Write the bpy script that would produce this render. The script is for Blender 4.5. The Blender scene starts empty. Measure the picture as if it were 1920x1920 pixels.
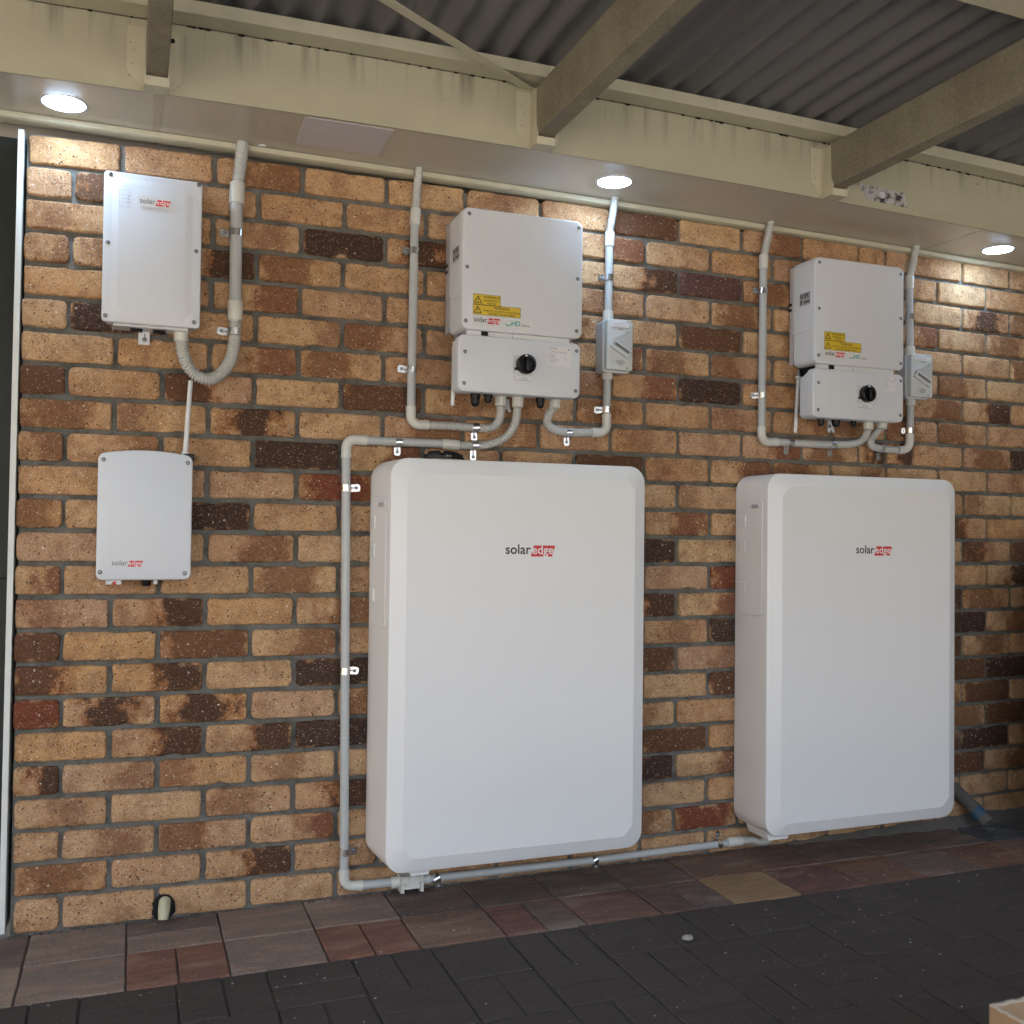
import bpy, bmesh, math, random
from mathutils import Vector, Matrix
sc = bpy.context.scene
COL = sc.collection
rnd = random.Random(7)

# ------------------------------------------------------------------ camera
cam_d = bpy.data.cameras.new("camera"); cam = bpy.data.objects.new("camera", cam_d); COL.objects.link(cam)
sc.camera = cam
cam_d.sensor_width = 36.0; cam_d.lens = 35.0513; cam_d.clip_end = 400; cam_d.clip_start = 0.05
R = Matrix(((0.934468, -0.355848, 0.011918), (0.018465, 0.015007, -0.999717), (0.355568, 0.934423, 0.020594)))            # rows: camera right, down, forward
M = Matrix((R[0], -R[1], -R[2])).transposed().to_4x4(); M.translation = Vector((0.2821, -2.8116, 1.0346))
cam.matrix_world = M
cam_d.dof.use_dof = True; cam_d.dof.focus_distance = 2.95; cam_d.dof.aperture_fstop = 4.5

# ------------------------------------------------------------------ sky, sun, exposure
SUN_EL, SUN_AZ = math.radians(58), math.radians(20)     # the sun stands behind the house
w = bpy.data.worlds.new("World"); sc.world = w; w.use_nodes = True
nt = w.node_tree; bg = nt.nodes["Background"]
sky = nt.nodes.new("ShaderNodeTexSky"); sky.sky_type = 'NISHITA'; sky.sun_disc = False
sky.sun_elevation = SUN_EL; sky.sun_rotation = SUN_AZ; sky.dust_density = 10.0; sky.air_density = 0.7; sky.ozone_density = 0.0
tint = nt.nodes.new("ShaderNodeMix"); tint.data_type = 'RGBA'; tint.blend_type = 'MULTIPLY'; tint.inputs[0].default_value = 1
tint.inputs[7].default_value = (1.0, .935, .81, 1)                # warm tint that balances out the blue of the sky light
nt.links.new(sky.outputs[0], tint.inputs[6]); nt.links.new(tint.outputs[2], bg.inputs[0]); bg.inputs[1].default_value = 0.15
sl = bpy.data.lights.new("sun", 'SUN'); sl.energy = 3.0; sl.angle = math.radians(0.53); sl.color = (1.0, .985, .96)
so = bpy.data.objects.new("sun", sl); COL.objects.link(so)
sd = Vector((math.sin(SUN_AZ)*math.cos(SUN_EL), math.cos(SUN_AZ)*math.cos(SUN_EL), math.sin(SUN_EL)))
so.rotation_euler = sd.to_track_quat('Z', 'Y').to_euler()
sc.view_settings.view_transform = 'Standard'; sc.view_settings.look = 'None'
sc.view_settings.gamma = 1.0; sc.view_settings.use_curve_mapping = False
sc.view_settings.exposure = 3.97
LAMP = 7.0                                               # strength of the soffit downlights

# ------------------------------------------------------------------ materials
def nodes(name):
    m = bpy.data.materials.new(name); m.use_nodes = True
    return m, m.node_tree.nodes, m.node_tree.links, m.node_tree.nodes["Principled BSDF"]
def N(ns, t, **kw):
    n = ns.new(t)
    for k, v in kw.items():
        if isinstance(k, str) and k.startswith('_'): setattr(n, k[1:], v)
    return n
def ramp(ns, stops, interp='LINEAR'):
    r = ns.new("ShaderNodeValToRGB"); e = r.color_ramp.elements; r.color_ramp.interpolation = interp
    while len(e) < len(stops): e.new(.5)
    for i, (p, c) in enumerate(stops):
        e[i].position = p; e[i].color = c if len(c) == 4 else (*c, 1)
    return r
def noise(ns, ls, vec, scale, detail=4, rough=.55, dim='3D'):
    n = ns.new("ShaderNodeTexNoise"); n.inputs["Scale"].default_value = scale
    n.inputs["Detail"].default_value = detail; n.inputs["Roughness"].default_value = rough
    if vec is not None: ls.new(vec, n.inputs["Vector"])
    return n
def mix(ns, ls, fac, a, b, mode='MIX'):
    m = ns.new("ShaderNodeMix"); m.data_type = 'RGBA'; m.blend_type = mode
    for sock, v in ((m.inputs[0], fac), (m.inputs[6], a), (m.inputs[7], b)):
        if hasattr(v, 'links') or hasattr(v, 'is_linked'): ls.new(v, sock)
        elif isinstance(v, (int, float)): sock.default_value = v
        else: sock.default_value = (*v, 1) if len(v) == 3 else v
    return m.outputs[2]
def math_(ns, ls, op, a, b=None, c=None, clamp=False):
    m = ns.new("ShaderNodeMath"); m.operation = op; m.use_clamp = clamp
    for i, v in enumerate((a, b, c)):
        if v is None: continue
        if isinstance(v, (int, float)): m.inputs[i].default_value = v
        else: ls.new(v, m.inputs[i])
    return m.outputs[0]
def bump(ns, ls, bs, h, strength, dist=.001, normal=None):
    b = ns.new("ShaderNodeBump"); b.inputs["Strength"].default_value = strength; b.inputs["Distance"].default_value = dist
    ls.new(h, b.inputs["Height"])
    if normal is not None: ls.new(normal, b.inputs["Normal"])
    ls.new(b.outputs[0], bs.inputs["Normal"]); return b.outputs[0]
def plain(name, col, rough=.5, metal=0, var=.06, scale=60, bmp=.0, spec=.5, dirt=None, coat=0, dscale=4, dlo=.5, dhi=.75):
    m, ns, ls, bs = nodes(name)
    tc = ns.new("ShaderNodeTexCoord").outputs["Object"]
    n = noise(ns, ls, tc, scale, 5)
    c = mix(ns, ls, n.outputs[0], [x*(1-var) for x in col], [min(1, x*(1+var)) for x in col])
    if dirt:
        d = noise(ns, ls, tc, dscale, 7, .65)
        r = ramp(ns, [(dlo, (0, 0, 0)), (dhi, (1, 1, 1))]); ls.new(d.outputs[0], r.inputs[0])
        f = math_(ns, ls, 'MULTIPLY', r.outputs[0], dirt[3])
        c = mix(ns, ls, f, c, dirt[:3])
    ls.new(c, bs.inputs["Base Color"])
    rr = noise(ns, ls, tc, scale*.3, 3)
    ls.new(math_(ns, ls, 'MULTIPLY_ADD', rr.outputs[0], .12, rough-.06), bs.inputs["Roughness"])
    bs.inputs["Metallic"].default_value = metal
    bs.inputs["Specular IOR Level"].default_value = spec
    if coat: bs.inputs["Coat Weight"].default_value = coat
    if bmp: bump(ns, ls, bs, noise(ns, ls, tc, scale*6, 3).outputs[0], bmp, .0006)
    return m

def brick_mat():
    m, ns, ls, bs = nodes("wirecut_brick")
    tc = ns.new("ShaderNodeTexCoord").outputs["Object"]
    oi = ns.new("ShaderNodeObjectInfo")
    sep = ns.new("ShaderNodeSeparateColor"); ls.new(oi.outputs["Color"], sep.inputs[0])
    seed = ns.new("ShaderNodeCombineXYZ")
    for i in range(3): ls.new(math_(ns, ls, 'MULTIPLY', oi.outputs["Random"], (37., 91., 53.)[i]), seed.inputs[i])
    va = ns.new("ShaderNodeVectorMath"); ls.new(tc, va.inputs[0]); ls.new(seed.outputs[0], va.inputs[1])
    P = va.outputs[0]
    xyz = ns.new("ShaderNodeSeparateXYZ"); ls.new(tc, xyz.inputs[0])
    # body colour: buff to pinkish tan, one tone per brick plus soft mottling
    tone = ramp(ns, [(0, (.46, .27, .135)), (.25, (.52, .325, .172)), (.5, (.545, .355, .186)), (.75, (.46, .285, .172)), (1, (.53, .30, .132))])
    ls.new(oi.outputs["Random"], tone.inputs[0])
    n1 = noise(ns, ls, P, 16, 7, .66); r1 = ramp(ns, [(.43, (0, 0, 0)), (.68, (1, 1, 1))]); ls.new(n1.outputs[0], r1.inputs[0])
    c = mix(ns, ls, math_(ns, ls, 'MULTIPLY', r1.outputs[0], .78), tone.outputs[0], (.25, .125, .065))
    n1b = noise(ns, ls, P, 30, 4, .6); r1b = ramp(ns, [(.5, (0, 0, 0)), (.75, (1, 1, 1))]); ls.new(n1b.outputs[0], r1b.inputs[0])
    c = mix(ns, ls, math_(ns, ls, 'MULTIPLY', r1b.outputs[0], .4), c, (.58, .42, .27))
    # kiln flash: a burnt patch centred where the object colour says (R = along, G = width, B = hue, A = strength)
    nb = noise(ns, ls, P, 22, 5, .6)
    dx = math_(ns, ls, 'ABSOLUTE', math_(ns, ls, 'SUBTRACT', math_(ns, ls, 'MULTIPLY', xyz.outputs[0], 4.35), math_(ns, ls, 'SUBTRACT', sep.outputs[0], .5)))
    k = math_(ns, ls, 'SUBTRACT', sep.outputs[1], dx)
    k = math_(ns, ls, 'ADD', k, math_(ns, ls, 'MULTIPLY', math_(ns, ls, 'SUBTRACT', nb.outputs[0], .5), .95))
    # rubbed arrises stay buff
    ez = math_(ns, ls, 'SUBTRACT', .036, math_(ns, ls, 'ABSOLUTE', xyz.outputs[2]))
    ex = math_(ns, ls, 'SUBTRACT', .112, math_(ns, ls, 'ABSOLUTE', xyz.outputs[0]))
    e = math_(ns, ls, 'MULTIPLY', math_(ns, ls, 'MINIMUM', ez, ex), 90)
    e = math_(ns, ls, 'ADD', e, math_(ns, ls, 'MULTIPLY', math_(ns, ls, 'SUBTRACT', nb.outputs[0], .35), 5.0), clamp=True)
    f = math_(ns, ls, 'MULTIPLY', math_(ns, ls, 'MULTIPLY', k, 9.0, clamp=True), e)
    f = math_(ns, ls, 'MULTIPLY', f, oi.outputs["Alpha"], clamp=True)
    hue = ramp(ns, [(0, (.15, .065, .03)), (.35, (.075, .037, .021)), (.6, (.034, .021, .017)), (.8, (.085, .045, .045)), (1, (.16, .04, .02))])
    ls.new(sep.outputs[2], hue.inputs[0])
    rim = math_(ns, ls, 'MULTIPLY', math_(ns, ls, 'MULTIPLY', math_(ns, ls, 'ADD', k, .16), 5.0, clamp=True), oi.outputs["Alpha"], clamp=True)
    rim = math_(ns, ls, 'MULTIPLY', rim, e)
    c = mix(ns, ls, math_(ns, ls, 'MULTIPLY', rim, .9), c, (.24, .088, .03))
    c = mix(ns, ls, math_(ns, ls, 'MULTIPLY', f, .93), c, hue.outputs[0])
    # dark iron pits and pale quartz grains
    def specks(scale, thr, stretch=1):
        wob = noise(ns, ls, P, 190, 2, .5); off = ns.new("ShaderNodeVectorMath"); off.operation = 'MULTIPLY_ADD'
        ls.new(wob.outputs["Color"], off.inputs[0]); off.inputs[1].default_value = (.006, .006, .006); ls.new(P, off.inputs[2])
        mp = ns.new("ShaderNodeMapping"); ls.new(off.outputs[0], mp.inputs[0]); mp.inputs["Scale"].default_value = (1, 1, stretch)
        mp.inputs["Rotation"].default_value = (0, .5, 0)
        v = ns.new("ShaderNodeTexVoronoi"); v.inputs["Scale"].default_value = scale; ls.new(mp.outputs[0], v.inputs["Vector"])
        sc_ = ns.new("ShaderNodeSeparateColor"); ls.new(v.outputs["Color"], sc_.inputs[0])
        size = math_(ns, ls, 'MULTIPLY', math_(ns, ls, 'POWER', sc_.outputs[0], 3.0), thr)
        return math_(ns, ls, 'MULTIPLY', math_(ns, ls, 'SUBTRACT', size, v.outputs["Distance"]), 14.0, clamp=True)
    s1 = specks(140, .42); s2 = specks(200, .52, 1.5); s3 = specks(70, .24); s4 = specks(330, .70)
    c = mix(ns, ls, math_(ns, ls, 'MULTIPLY', s1, .85), c, (.07, .035, .025))
    c = mix(ns, ls, math_(ns, ls, 'MULTIPLY', s2, math_(ns, ls, 'MULTIPLY_ADD', f, -.35, .75)), c, (.60, .50, .38))
    c = mix(ns, ls, math_(ns, ls, 'MULTIPLY', s3, .85), c, (.66, .60, .52))
    c = mix(ns, ls, math_(ns, ls, 'MULTIPLY', s4, .6), c, (.16, .085, .05))
    gr_ = noise(ns, ls, P, 420, 2, .8); rg = ramp(ns, [(.3, (.66, .64, .62)), (.7, (1.42, 1.42, 1.42))]); ls.new(gr_.outputs[0], rg.inputs[0])
    c = mix(ns, ls, 1.0, c, rg.outputs[0], 'MULTIPLY')
    ls.new(c, bs.inputs["Base Color"])
    ls.new(math_(ns, ls, 'MULTIPLY_ADD', f, -.22, .88), bs.inputs["Roughness"]); bs.inputs["Specular IOR Level"].default_value = .22
    h = math_(ns, ls, 'ADD', math_(ns, ls, 'MULTIPLY', noise(ns, ls, P, 160, 5, .7).outputs[0], 1.0), math_(ns, ls, 'MULTIPLY', s1, -.8))
    h = math_(ns, ls, 'ADD', h, math_(ns, ls, 'MULTIPLY', noise(ns, ls, P, 45, 3, .6).outputs[0], 1.2))
    bump(ns, ls, bs, h, 1.0, .0036)
    return m
def mortar_mat():
    m, ns, ls, bs = nodes("raked_mortar")
    tc = ns.new("ShaderNodeTexCoord").outputs["Object"]
    bs.inputs["Specular IOR Level"].default_value = .2
    a = noise(ns, ls, tc, 14, 9, .78); r = ramp(ns, [(.36, (.10, .098, .085)), (.5, (.17, .17, .153)), (.62, (.21, .208, .19)), (.72, (.29, .285, .26))])
    ls.new(a.outputs[0], r.inputs[0]); ls.new(r.outputs[0], bs.inputs["Base Color"]); bs.inputs["Roughness"].default_value = .95
    bump(ns, ls, bs, noise(ns, ls, tc, 85, 7, .8).outputs[0], 1.0, .006)
    return m
def paver_mat(name, dark):
    m, ns, ls, bs = nodes(name)
    tc = ns.new("ShaderNodeTexCoord").outputs["Object"]; oi = ns.new("ShaderNodeObjectInfo")
    seed = ns.new("ShaderNodeCombineXYZ")
    for i in range(3): ls.new(math_(ns, ls, 'MULTIPLY', oi.outputs["Random"], (17., 71., 29.)[i]), seed.inputs[i])
    va = ns.new("ShaderNodeVectorMath"); ls.new(tc, va.inputs[0]); ls.new(seed.outputs[0], va.inputs[1]); P = va.outputs[0]
    mp = ns.new("ShaderNodeMapping"); ls.new(P, mp.inputs[0]); mp.inputs["Scale"].default_value = (1, 3.2, 1)
    if dark:
        c = mix(ns, ls, noise(ns, ls, mp.outputs[0], 7, 6, .65).outputs[0], (.048, .040, .036), (.090, .076, .066))
        c = mix(ns, ls, math_(ns, ls, 'MULTIPLY', oi.outputs["Random"], .3), c, (.052, .044, .041))
    else:
        n1 = noise(ns, ls, mp.outputs[0], 5, 5, .6)
        r = ramp(ns, [(.34, (.27, .22, .17)), (.45, (.22, .115, .08)), (.54, (.09, .07, .065)), (.66, (.25, .125, .075))])
        ls.new(n1.outputs[0], r.inputs[0])
        c = mix(ns, ls, .55, r.outputs[0], oi.outputs["Color"])
    g = noise(ns, ls, P, 240, 3, .7); gr = ramp(ns, [(.3, (.6, .6, .6)), (.7, (1.25, 1.25, 1.25))]); ls.new(g.outputs[0], gr.inputs[0])
    c = mix(ns, ls, 1.0, c, gr.outputs[0], 'MULTIPLY')
    # white plaster dust trodden in
    d = noise(ns, ls, P, 30, 8, .75); dr = ramp(ns, [(.62, (0, 0, 0)), (.8, (1, 1, 1))]); ls.new(d.outputs[0], dr.inputs[0])
    c = mix(ns, ls, math_(ns, ls, 'MULTIPLY', dr.outputs[0], .22), c, (.3, .28, .26))
    ls.new(c, bs.inputs["Base Color"]); bs.inputs["Roughness"].default_value = .85; bs.inputs["Specular IOR Level"].default_value = .18
    bump(ns, ls, bs, noise(ns, ls, P, 180, 5, .7).outputs[0], .5, .0015)
    return m
def stained_paint(name, col, streak=1.0, warm=(.20, .17, .11)):
    """old cream paint: brush grain, blotches, runs of grime that start at the top edge"""
    m, ns, ls, bs = nodes(name)
    tc = ns.new("ShaderNodeTexCoord").outputs["Object"]
    xyz = ns.new("ShaderNodeSeparateXYZ"); ls.new(tc, xyz.inputs[0])
    mp = ns.new("ShaderNodeMapping"); ls.new(tc, mp.inputs[0]); mp.inputs["Scale"].default_value = (1, 1, .06)
    c = mix(ns, ls, noise(ns, ls, tc, 5, 6, .6).outputs[0], [x*.84 for x in col], [x*1.08 for x in col])
    s = noise(ns, ls, mp.outputs[0], 17, 5, .6)
    r = ramp(ns, [(.50, (0, 0, 0)), (.68, (1, 1, 1))]); ls.new(s.outputs[0], r.inputs[0])
    zf = math_(ns, ls, 'MULTIPLY_ADD', xyz.outputs[2], 9.0, .15, clamp=True)
    c = mix(ns, ls, math_(ns, ls, 'MULTIPLY', math_(ns, ls, 'MULTIPLY', r.outputs[0], zf), 1.0*streak), c, (.14, .13, .10))
    d = noise(ns, ls, tc, 22, 8, .75); dr = ramp(ns, [(.6, (0, 0, 0)), (.75, (1, 1, 1))]); ls.new(d.outputs[0], dr.inputs[0])
    c = mix(ns, ls, math_(ns, ls, 'MULTIPLY', dr.outputs[0], .35*streak), c, warm)
    v = ns.new("ShaderNodeTexVoronoi"); v.inputs["Scale"].default_value = 22; ls.new(tc, v.inputs["Vector"])
    sc_ = ns.new("ShaderNodeSeparateColor"); ls.new(v.outputs["Color"], sc_.inputs[0])
    sp = math_(ns, ls, 'MULTIPLY', math_(ns, ls, 'SUBTRACT', math_(ns, ls, 'MULTIPLY', math_(ns, ls, 'POWER', sc_.outputs[0], 8.0), .09), v.outputs["Distance"]), 40., clamp=True)
    c = mix(ns, ls, sp, c, (.05, .04, .03))
    ls.new(c, bs.inputs["Base Color"]); bs.inputs["Roughness"].default_value = .62
    mg = ns.new("ShaderNodeMapping"); ls.new(tc, mg.inputs[0]); mg.inputs["Scale"].default_value = (.08, 1, 1)
    bump(ns, ls, bs, noise(ns, ls, mg.outputs[0], 190, 4, .6).outputs[0], .25, .001)
    return m
def aged_rafter(name, col):
    m, ns, ls, bs = nodes(name)
    tc = ns.new("ShaderNodeTexCoord").outputs["Object"]
    c = mix(ns, ls, noise(ns, ls, tc, 7, 8, .7).outputs[0], [x*.62 for x in col], [x*1.2 for x in col])
    d = noise(ns, ls, tc, 3.0, 8, .7); dr = ramp(ns, [(.42, (0, 0, 0)), (.6, (1, 1, 1))]); ls.new(d.outputs[0], dr.inputs[0])
    c = mix(ns, ls, math_(ns, ls, 'MULTIPLY', dr.outputs[0], .5), c, (.16, .13, .095))
    g = noise(ns, ls, tc, 120, 5, .8); gr = ramp(ns, [(.35, (.72, .72, .72)), (.65, (1.15, 1.15, 1.15))]); ls.new(g.outputs[0], gr.inputs[0])
    c = mix(ns, ls, 1.0, c, gr.outputs[0], 'MULTIPLY')
    ls.new(c, bs.inputs["Base Color"]); bs.inputs["Roughness"].default_value = .8
    bump(ns, ls, bs, g.outputs[0], .35, .0015)
    return m

MT = {}
MT['brick'] = brick_mat(); MT['mortar'] = mortar_mat()
MT['paver_dark'] = paver_mat("charcoal_paver", True); MT['paver_red'] = paver_mat("clay_paver", False)
MT['sand'] = plain("joint_sand", (.085, .075, .06), .95, var=.4, scale=200, bmp=.8)
MT['cream'] = stained_paint("weathered_cream_paint", (.43, .41, .30))
MT['cream_clean'] = stained_paint("cream_trim_paint", (.52, .50, .375), .45)
MT['rafter'] = aged_rafter("mould_stained_rafter_paint", (.30, .275, .205))
MT['soffit'] = plain("cream_soffit_paint", (.54, .51, .43), .33, var=.03, scale=8, bmp=.05)
MT['soffit_joint'] = plain("cream_joint_strip", (.46, .43, .35), .4, var=.03)
MT['panel_white'] = plain("white_access_panel", (.60, .60, .64), .42, var=.02)
MT['roof'] = plain("grey_coated_steel", (.15, .15, .152), .6, var=.08, scale=3, bmp=.03)
MT['white'] = plain("white_moulded_plastic", (.64, .675, .72), .36, var=.012, scale=20, bmp=.04)
MT['whitegloss'] = plain("white_powder_coat", (.67, .69, .70), .30, var=.01, scale=20, bmp=.05)
MT['battery'] = plain("satin_white_battery_cover", (.765, .775, .775), .42, var=.008, scale=6, bmp=.04)
MT['battery_side'] = plain("pale_grey_battery_body", (.78, .775, .765), .48, var=.01, scale=6, bmp=.05)
MT['grey_light'] = plain("pale_grey_pvc_fitting", (.60, .60, .55), .35, var=.03)
MT['pipe'] = plain("grey_pvc_conduit", (.44, .46, .455), .33, var=.04, scale=14)
MT['flex'] = plain("grey_flexible_conduit", (.47, .48, .46), .42, var=.05, scale=20)
MT['iso'] = plain("pale_grey_isolator_plastic", (.56, .60, .60), .32, var=.015)
MT['isoback'] = plain("mid_grey_isolator_base", (.43, .44, .45), .4, var=.015)
MT['black'] = plain("black_nylon", (.008, .008, .009), .38, var=.2, spec=.3)
MT['blackmatte'] = plain("dark_void", (.006, .006, .006), .9, var=.2)
MT['zinc'] = plain("galvanised_strap", (.78, .79, .80), .24, metal=1, var=.08, scale=40, bmp=.15)
MT['alu'] = plain("brushed_aluminium", (.60, .60, .64), .36, metal=.35, var=.08, scale=10)
MT['steel'] = plain("stainless_screw", (.26, .26, .27), .34, metal=1, var=.1)
MT['red'] = plain("red_print", (.62, .025, .03), .45, var=.02)
MT['ink'] = plain("black_print", (.02, .02, .022), .5, var=.02)
MT['greyink'] = plain("grey_print", (.16, .16, .17), .5, var=.02)
MT['faintink'] = plain("faint_grey_print", (.42, .42, .44), .5, var=.02)
MT['paleprint'] = plain("white_print", (.82, .78, .77), .45, var=.01)
MT['teal'] = plain("teal_print", (.02, .34, .36), .5, var=.02)
MT['yellow'] = plain("yellow_label", (.70, .50, .03), .42, var=.03)
MT['yellowink'] = plain("olive_print_on_yellow", (.16, .12, .015), .5, var=.02)
MT['sticker'] = plain("white_sticker", (.72, .73, .76), .4, var=.01)
MT['silver'] = plain("silver_sticker", (.40, .40, .43), .35, var=.05)
MT['darkgreen'] = plain("dark_green_door", (.010, .016, .012), .6, var=.2)
MT['doorwhite'] = plain("white_door_jamb_paint", (.66, .68, .64), .5, var=.02, bmp=.1)
MT['card'] = plain("corrugated_cardboard", (.33, .21, .115), .85, var=.06, scale=30, bmp=.2)
MT['cardedge'] = plain("cut_cardboard_edge", (.50, .43, .33), .9, var=.35, scale=260, bmp=.6)
MT['pebble'] = plain("white_plaster_chip", (.30, .285, .255), .9, var=.2, scale=90, bmp=.5)
MT['oldpvc'] = plain("yellowed_pvc", (.46, .44, .30), .45, var=.15, scale=40, dirt=(.12, .12, .06, .6), dscale=30)
MT['blue'] = plain("blue_pipe_band", (.03, .075, .14), .4, var=.05)
MT['grate'] = plain("black_plastic_grate", (.075, .08, .09), .5, var=.1)
MT['concrete'] = plain("rough_concrete", (.105, .095, .082), .95, var=.25, scale=25, bmp=.9)
MT['frosted'] = plain("bare_metal_plate", (.50, .50, .50), .55, metal=.35, var=.25, scale=18, dirt=(.035, .03, .035, .95), dscale=26, dlo=.5, dhi=.6)
MT['blueled'] = plain("blue_indicator", (.12, .2, .8), .3)
m_, ns_, ls_, bs_ = nodes("led_diffuser"); bs_.inputs["Base Color"].default_value = (.9, .9, .9, 1)
bs_.inputs["Emission Color"].default_value = (.50, .72, 1.0, 1); bs_.inputs["Emission Strength"].default_value = LAMP; MT['led'] = m_
MT['outside'] = plain("pale_concrete_yard", (.095, .096, .098), .95, var=.15, scale=3)
MT['render'] = plain("pale_render", (.42, .39, .34), .8, var=.08, scale=6)

# ------------------------------------------------------------------ object helpers
def tagset(o, label=None, cat=None, group=None, kind=None):
    if label: o['label'] = label
    if cat: o['category'] = cat
    if group: o['group'] = group
    if kind: o['kind'] = kind
    return o
def thing(name, label, cat, loc=(0, 0, 0), group=None, kind=None):
    o = bpy.data.objects.new(name, None); o.empty_display_size = .05; COL.objects.link(o); o.location = loc
    o['base'] = [0, 0, 0]; WL[o.name] = Vector(loc); del o['base']
    return tagset(o, label, cat, group, kind)
WL = {}                                  # world position of every parent, so parts are written in world coordinates
def obj(name, bm, mat, parent=None, smooth=False, label=None, kind=None, base=None, angle=None):
    """one mesh object from a bmesh written in world coordinates"""
    if base is None: base = WL[parent.name] if parent else Vector((0, 0, 0))
    base = Vector(base)
    for v in bm.verts: v.co -= base
    bmesh.ops.recalc_face_normals(bm, faces=bm.faces)
    me = bpy.data.meshes.new(name); bm.to_mesh(me); bm.free()
    for mm in (mat if isinstance(mat, (list, tuple)) else [mat]): me.materials.append(MT[mm] if isinstance(mm, str) else mm)
    if smooth:
        me.polygons.foreach_set("use_smooth", [True]*len(me.polygons))
        if angle: me.set_sharp_from_angle(angle=math.radians(angle))
    o = bpy.data.objects.new(name, me); COL.objects.link(o)
    WL[o.name] = base
    if parent:
        o.parent = parent; o.location = base - WL[parent.name]
    else: o.location = base
    if label: o['label'] = label
    if kind: o['kind'] = kind
    return o
def single(name, bm, mat, label, cat, group=None, base=None, smooth=False, kind=None, angle=None):
    o = obj(name, bm, mat, None, smooth, base=base, angle=angle); return tagset(o, label, cat, group, kind)
def copypart(src, parent, wpos):
    o = src.copy(); COL.objects.link(o); o.parent = parent
    o.location = Vector(wpos) - (WL[parent.name] if parent else Vector()); WL[o.name] = Vector(wpos); return o

def BM(): return bmesh.new()
def box(bm, x0, x1, y0, y1, z0, z1, bev=0):
    r = bmesh.ops.create_cube(bm, size=1)
    vs = r['verts']
    for v in vs: v.co = Vector(((x0+x1)/2+v.co.x*(x1-x0), (y0+y1)/2+v.co.y*(y1-y0), (z0+z1)/2+v.co.z*(z1-z0)))
    if bev:
        es = list({e for v in vs for e in v.link_edges})
        bmesh.ops.bevel(bm, geom=es, offset=bev, segments=2, profile=.5, affect='EDGES')
    return vs
def rr(x0, x1, z0, z1, r, n=6, cut=False):
    """rounded (or cut-corner) rectangle in x,z, counter-clockwise"""
    pts = []
    for (cx, cz, a0) in ((x1-r, z1-r, 0), (x0+r, z1-r, 90), (x0+r, z0+r, 180), (x1-r, z0+r, 270)):
        for i in range(n+1):
            a = math.radians(a0+90*i/n)
            if cut:
                t = i/n; p0 = (math.cos(math.radians(a0)), math.sin(math.radians(a0))); p1 = (math.cos(math.radians(a0+90)), math.sin(math.radians(a0+90)))
                pts.append((cx+r*(p0[0]*(1-t)+p1[0]*t), cz+r*(p0[1]*(1-t)+p1[1]*t)))
            else: pts.append((cx+r*math.cos(a), cz+r*math.sin(a)))
    return pts
def loft(bm, loops, cap0=True, cap1=True):
    rings = [[bm.verts.new(p) for p in L] for L in loops]
    n = len(rings[0])
    for a, b in zip(rings, rings[1:]):
        for i in range(n):
            try: bm.faces.new((a[i], a[(i+1) % n], b[(i+1) % n], b[i]))
            except ValueError: pass
    if cap0: bm.faces.new(rings[0])
    if cap1: bm.faces.new(rings[-1])
    return rings
def slab(bm, x0, x1, z0, z1, yb, yf, r, bev=.004, n=6, cap_back=True):
    """rounded plate from depth yb (back) to yf (front, nearer the viewer, smaller y) with an eased front edge"""
    L = [[(x, yb, z) for x, z in rr(x0, x1, z0, z1, r, n)], [(x, yf+bev, z) for x, z in rr(x0, x1, z0, z1, r, n)]]
    for k in (1, 2, 3):
        a = math.pi/2*k/3; i = bev*(1-math.cos(a)); d = bev*(1-math.sin(a))
        L.append([(x, yf+d, z) for x, z in rr(x0+i, x1-i, z0+i, z1-i, max(r-i, .0005), n)])
    loft(bm, L, cap_back, True)
def tube(bm, pts, rad, sides=16, cap=True):
    pts = [Vector(p) for p in pts]; n = len(pts)
    rad = rad if isinstance(rad, (list, tuple)) else [rad]*n
    T = [(pts[min(i+1, n-1)]-pts[max(i-1, 0)]).normalized() for i in range(n)]
    up = Vector((0, 1, 0)) if abs(T[0].y) < .9 else Vector((1, 0, 0))
    u = T[0].cross(up).normalized(); rings = []
    for i in range(n):
        u = (u-T[i]*u.dot(T[i])).normalized(); v = T[i].cross(u)
        rings.append([bm.verts.new(pts[i]+(u*math.cos(2*math.pi*k/sides)+v*math.sin(2*math.pi*k/sides))*rad[i]) for k in range(sides)])
    for a, b in zip(rings, rings[1:]):
        for k in range(sides): bm.faces.new((a[k], a[(k+1) % sides], b[(k+1) % sides], b[k]))
    if cap: bm.faces.new(rings[0]); bm.faces.new(rings[-1])
def fillet(pts, r, n=8):
    pts = [Vector(p) for p in pts]; out = [pts[0]]
    for a, b, c in zip(pts, pts[1:], pts[2:]):
        u = (a-b).normalized(); v = (c-b).normalized(); ang = u.angle(v)
        if ang > math.pi-.02: out.append(b); continue
        d = min(r/math.tan(ang/2), (a-b).length*.49, (c-b).length*.49); rr_ = d*math.tan(ang/2)
        ctr = b+(u+v).normalized()*(rr_/math.sin(ang/2)); p0 = b+u*d; p1 = b+v*d
        e0 = p0-ctr; e1 = p1-ctr; th = e0.angle(e1)
        for i in range(n+1):
            t = i/n; out.append(ctr+(e0*math.sin((1-t)*th)+e1*math.sin(t*th))/math.sin(th))
    out.append(pts[-1]); return out
def catmull(pts, n=14):
    pts = [Vector(p) for p in pts]; P = [pts[0]*2-pts[1]]+pts+[pts[-1]*2-pts[-2]]; out = []
    for i in range(1, len(P)-2):
        for k in range(n):
            t = k/n; a, b, c, d = P[i-1:i+3]
            out.append(.5*((2*b)+(c-a)*t+(2*a-5*b+4*c-d)*t*t+(3*b-3*c+d-a)*t**3))
    out.append(pts[-1]); return out
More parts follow.
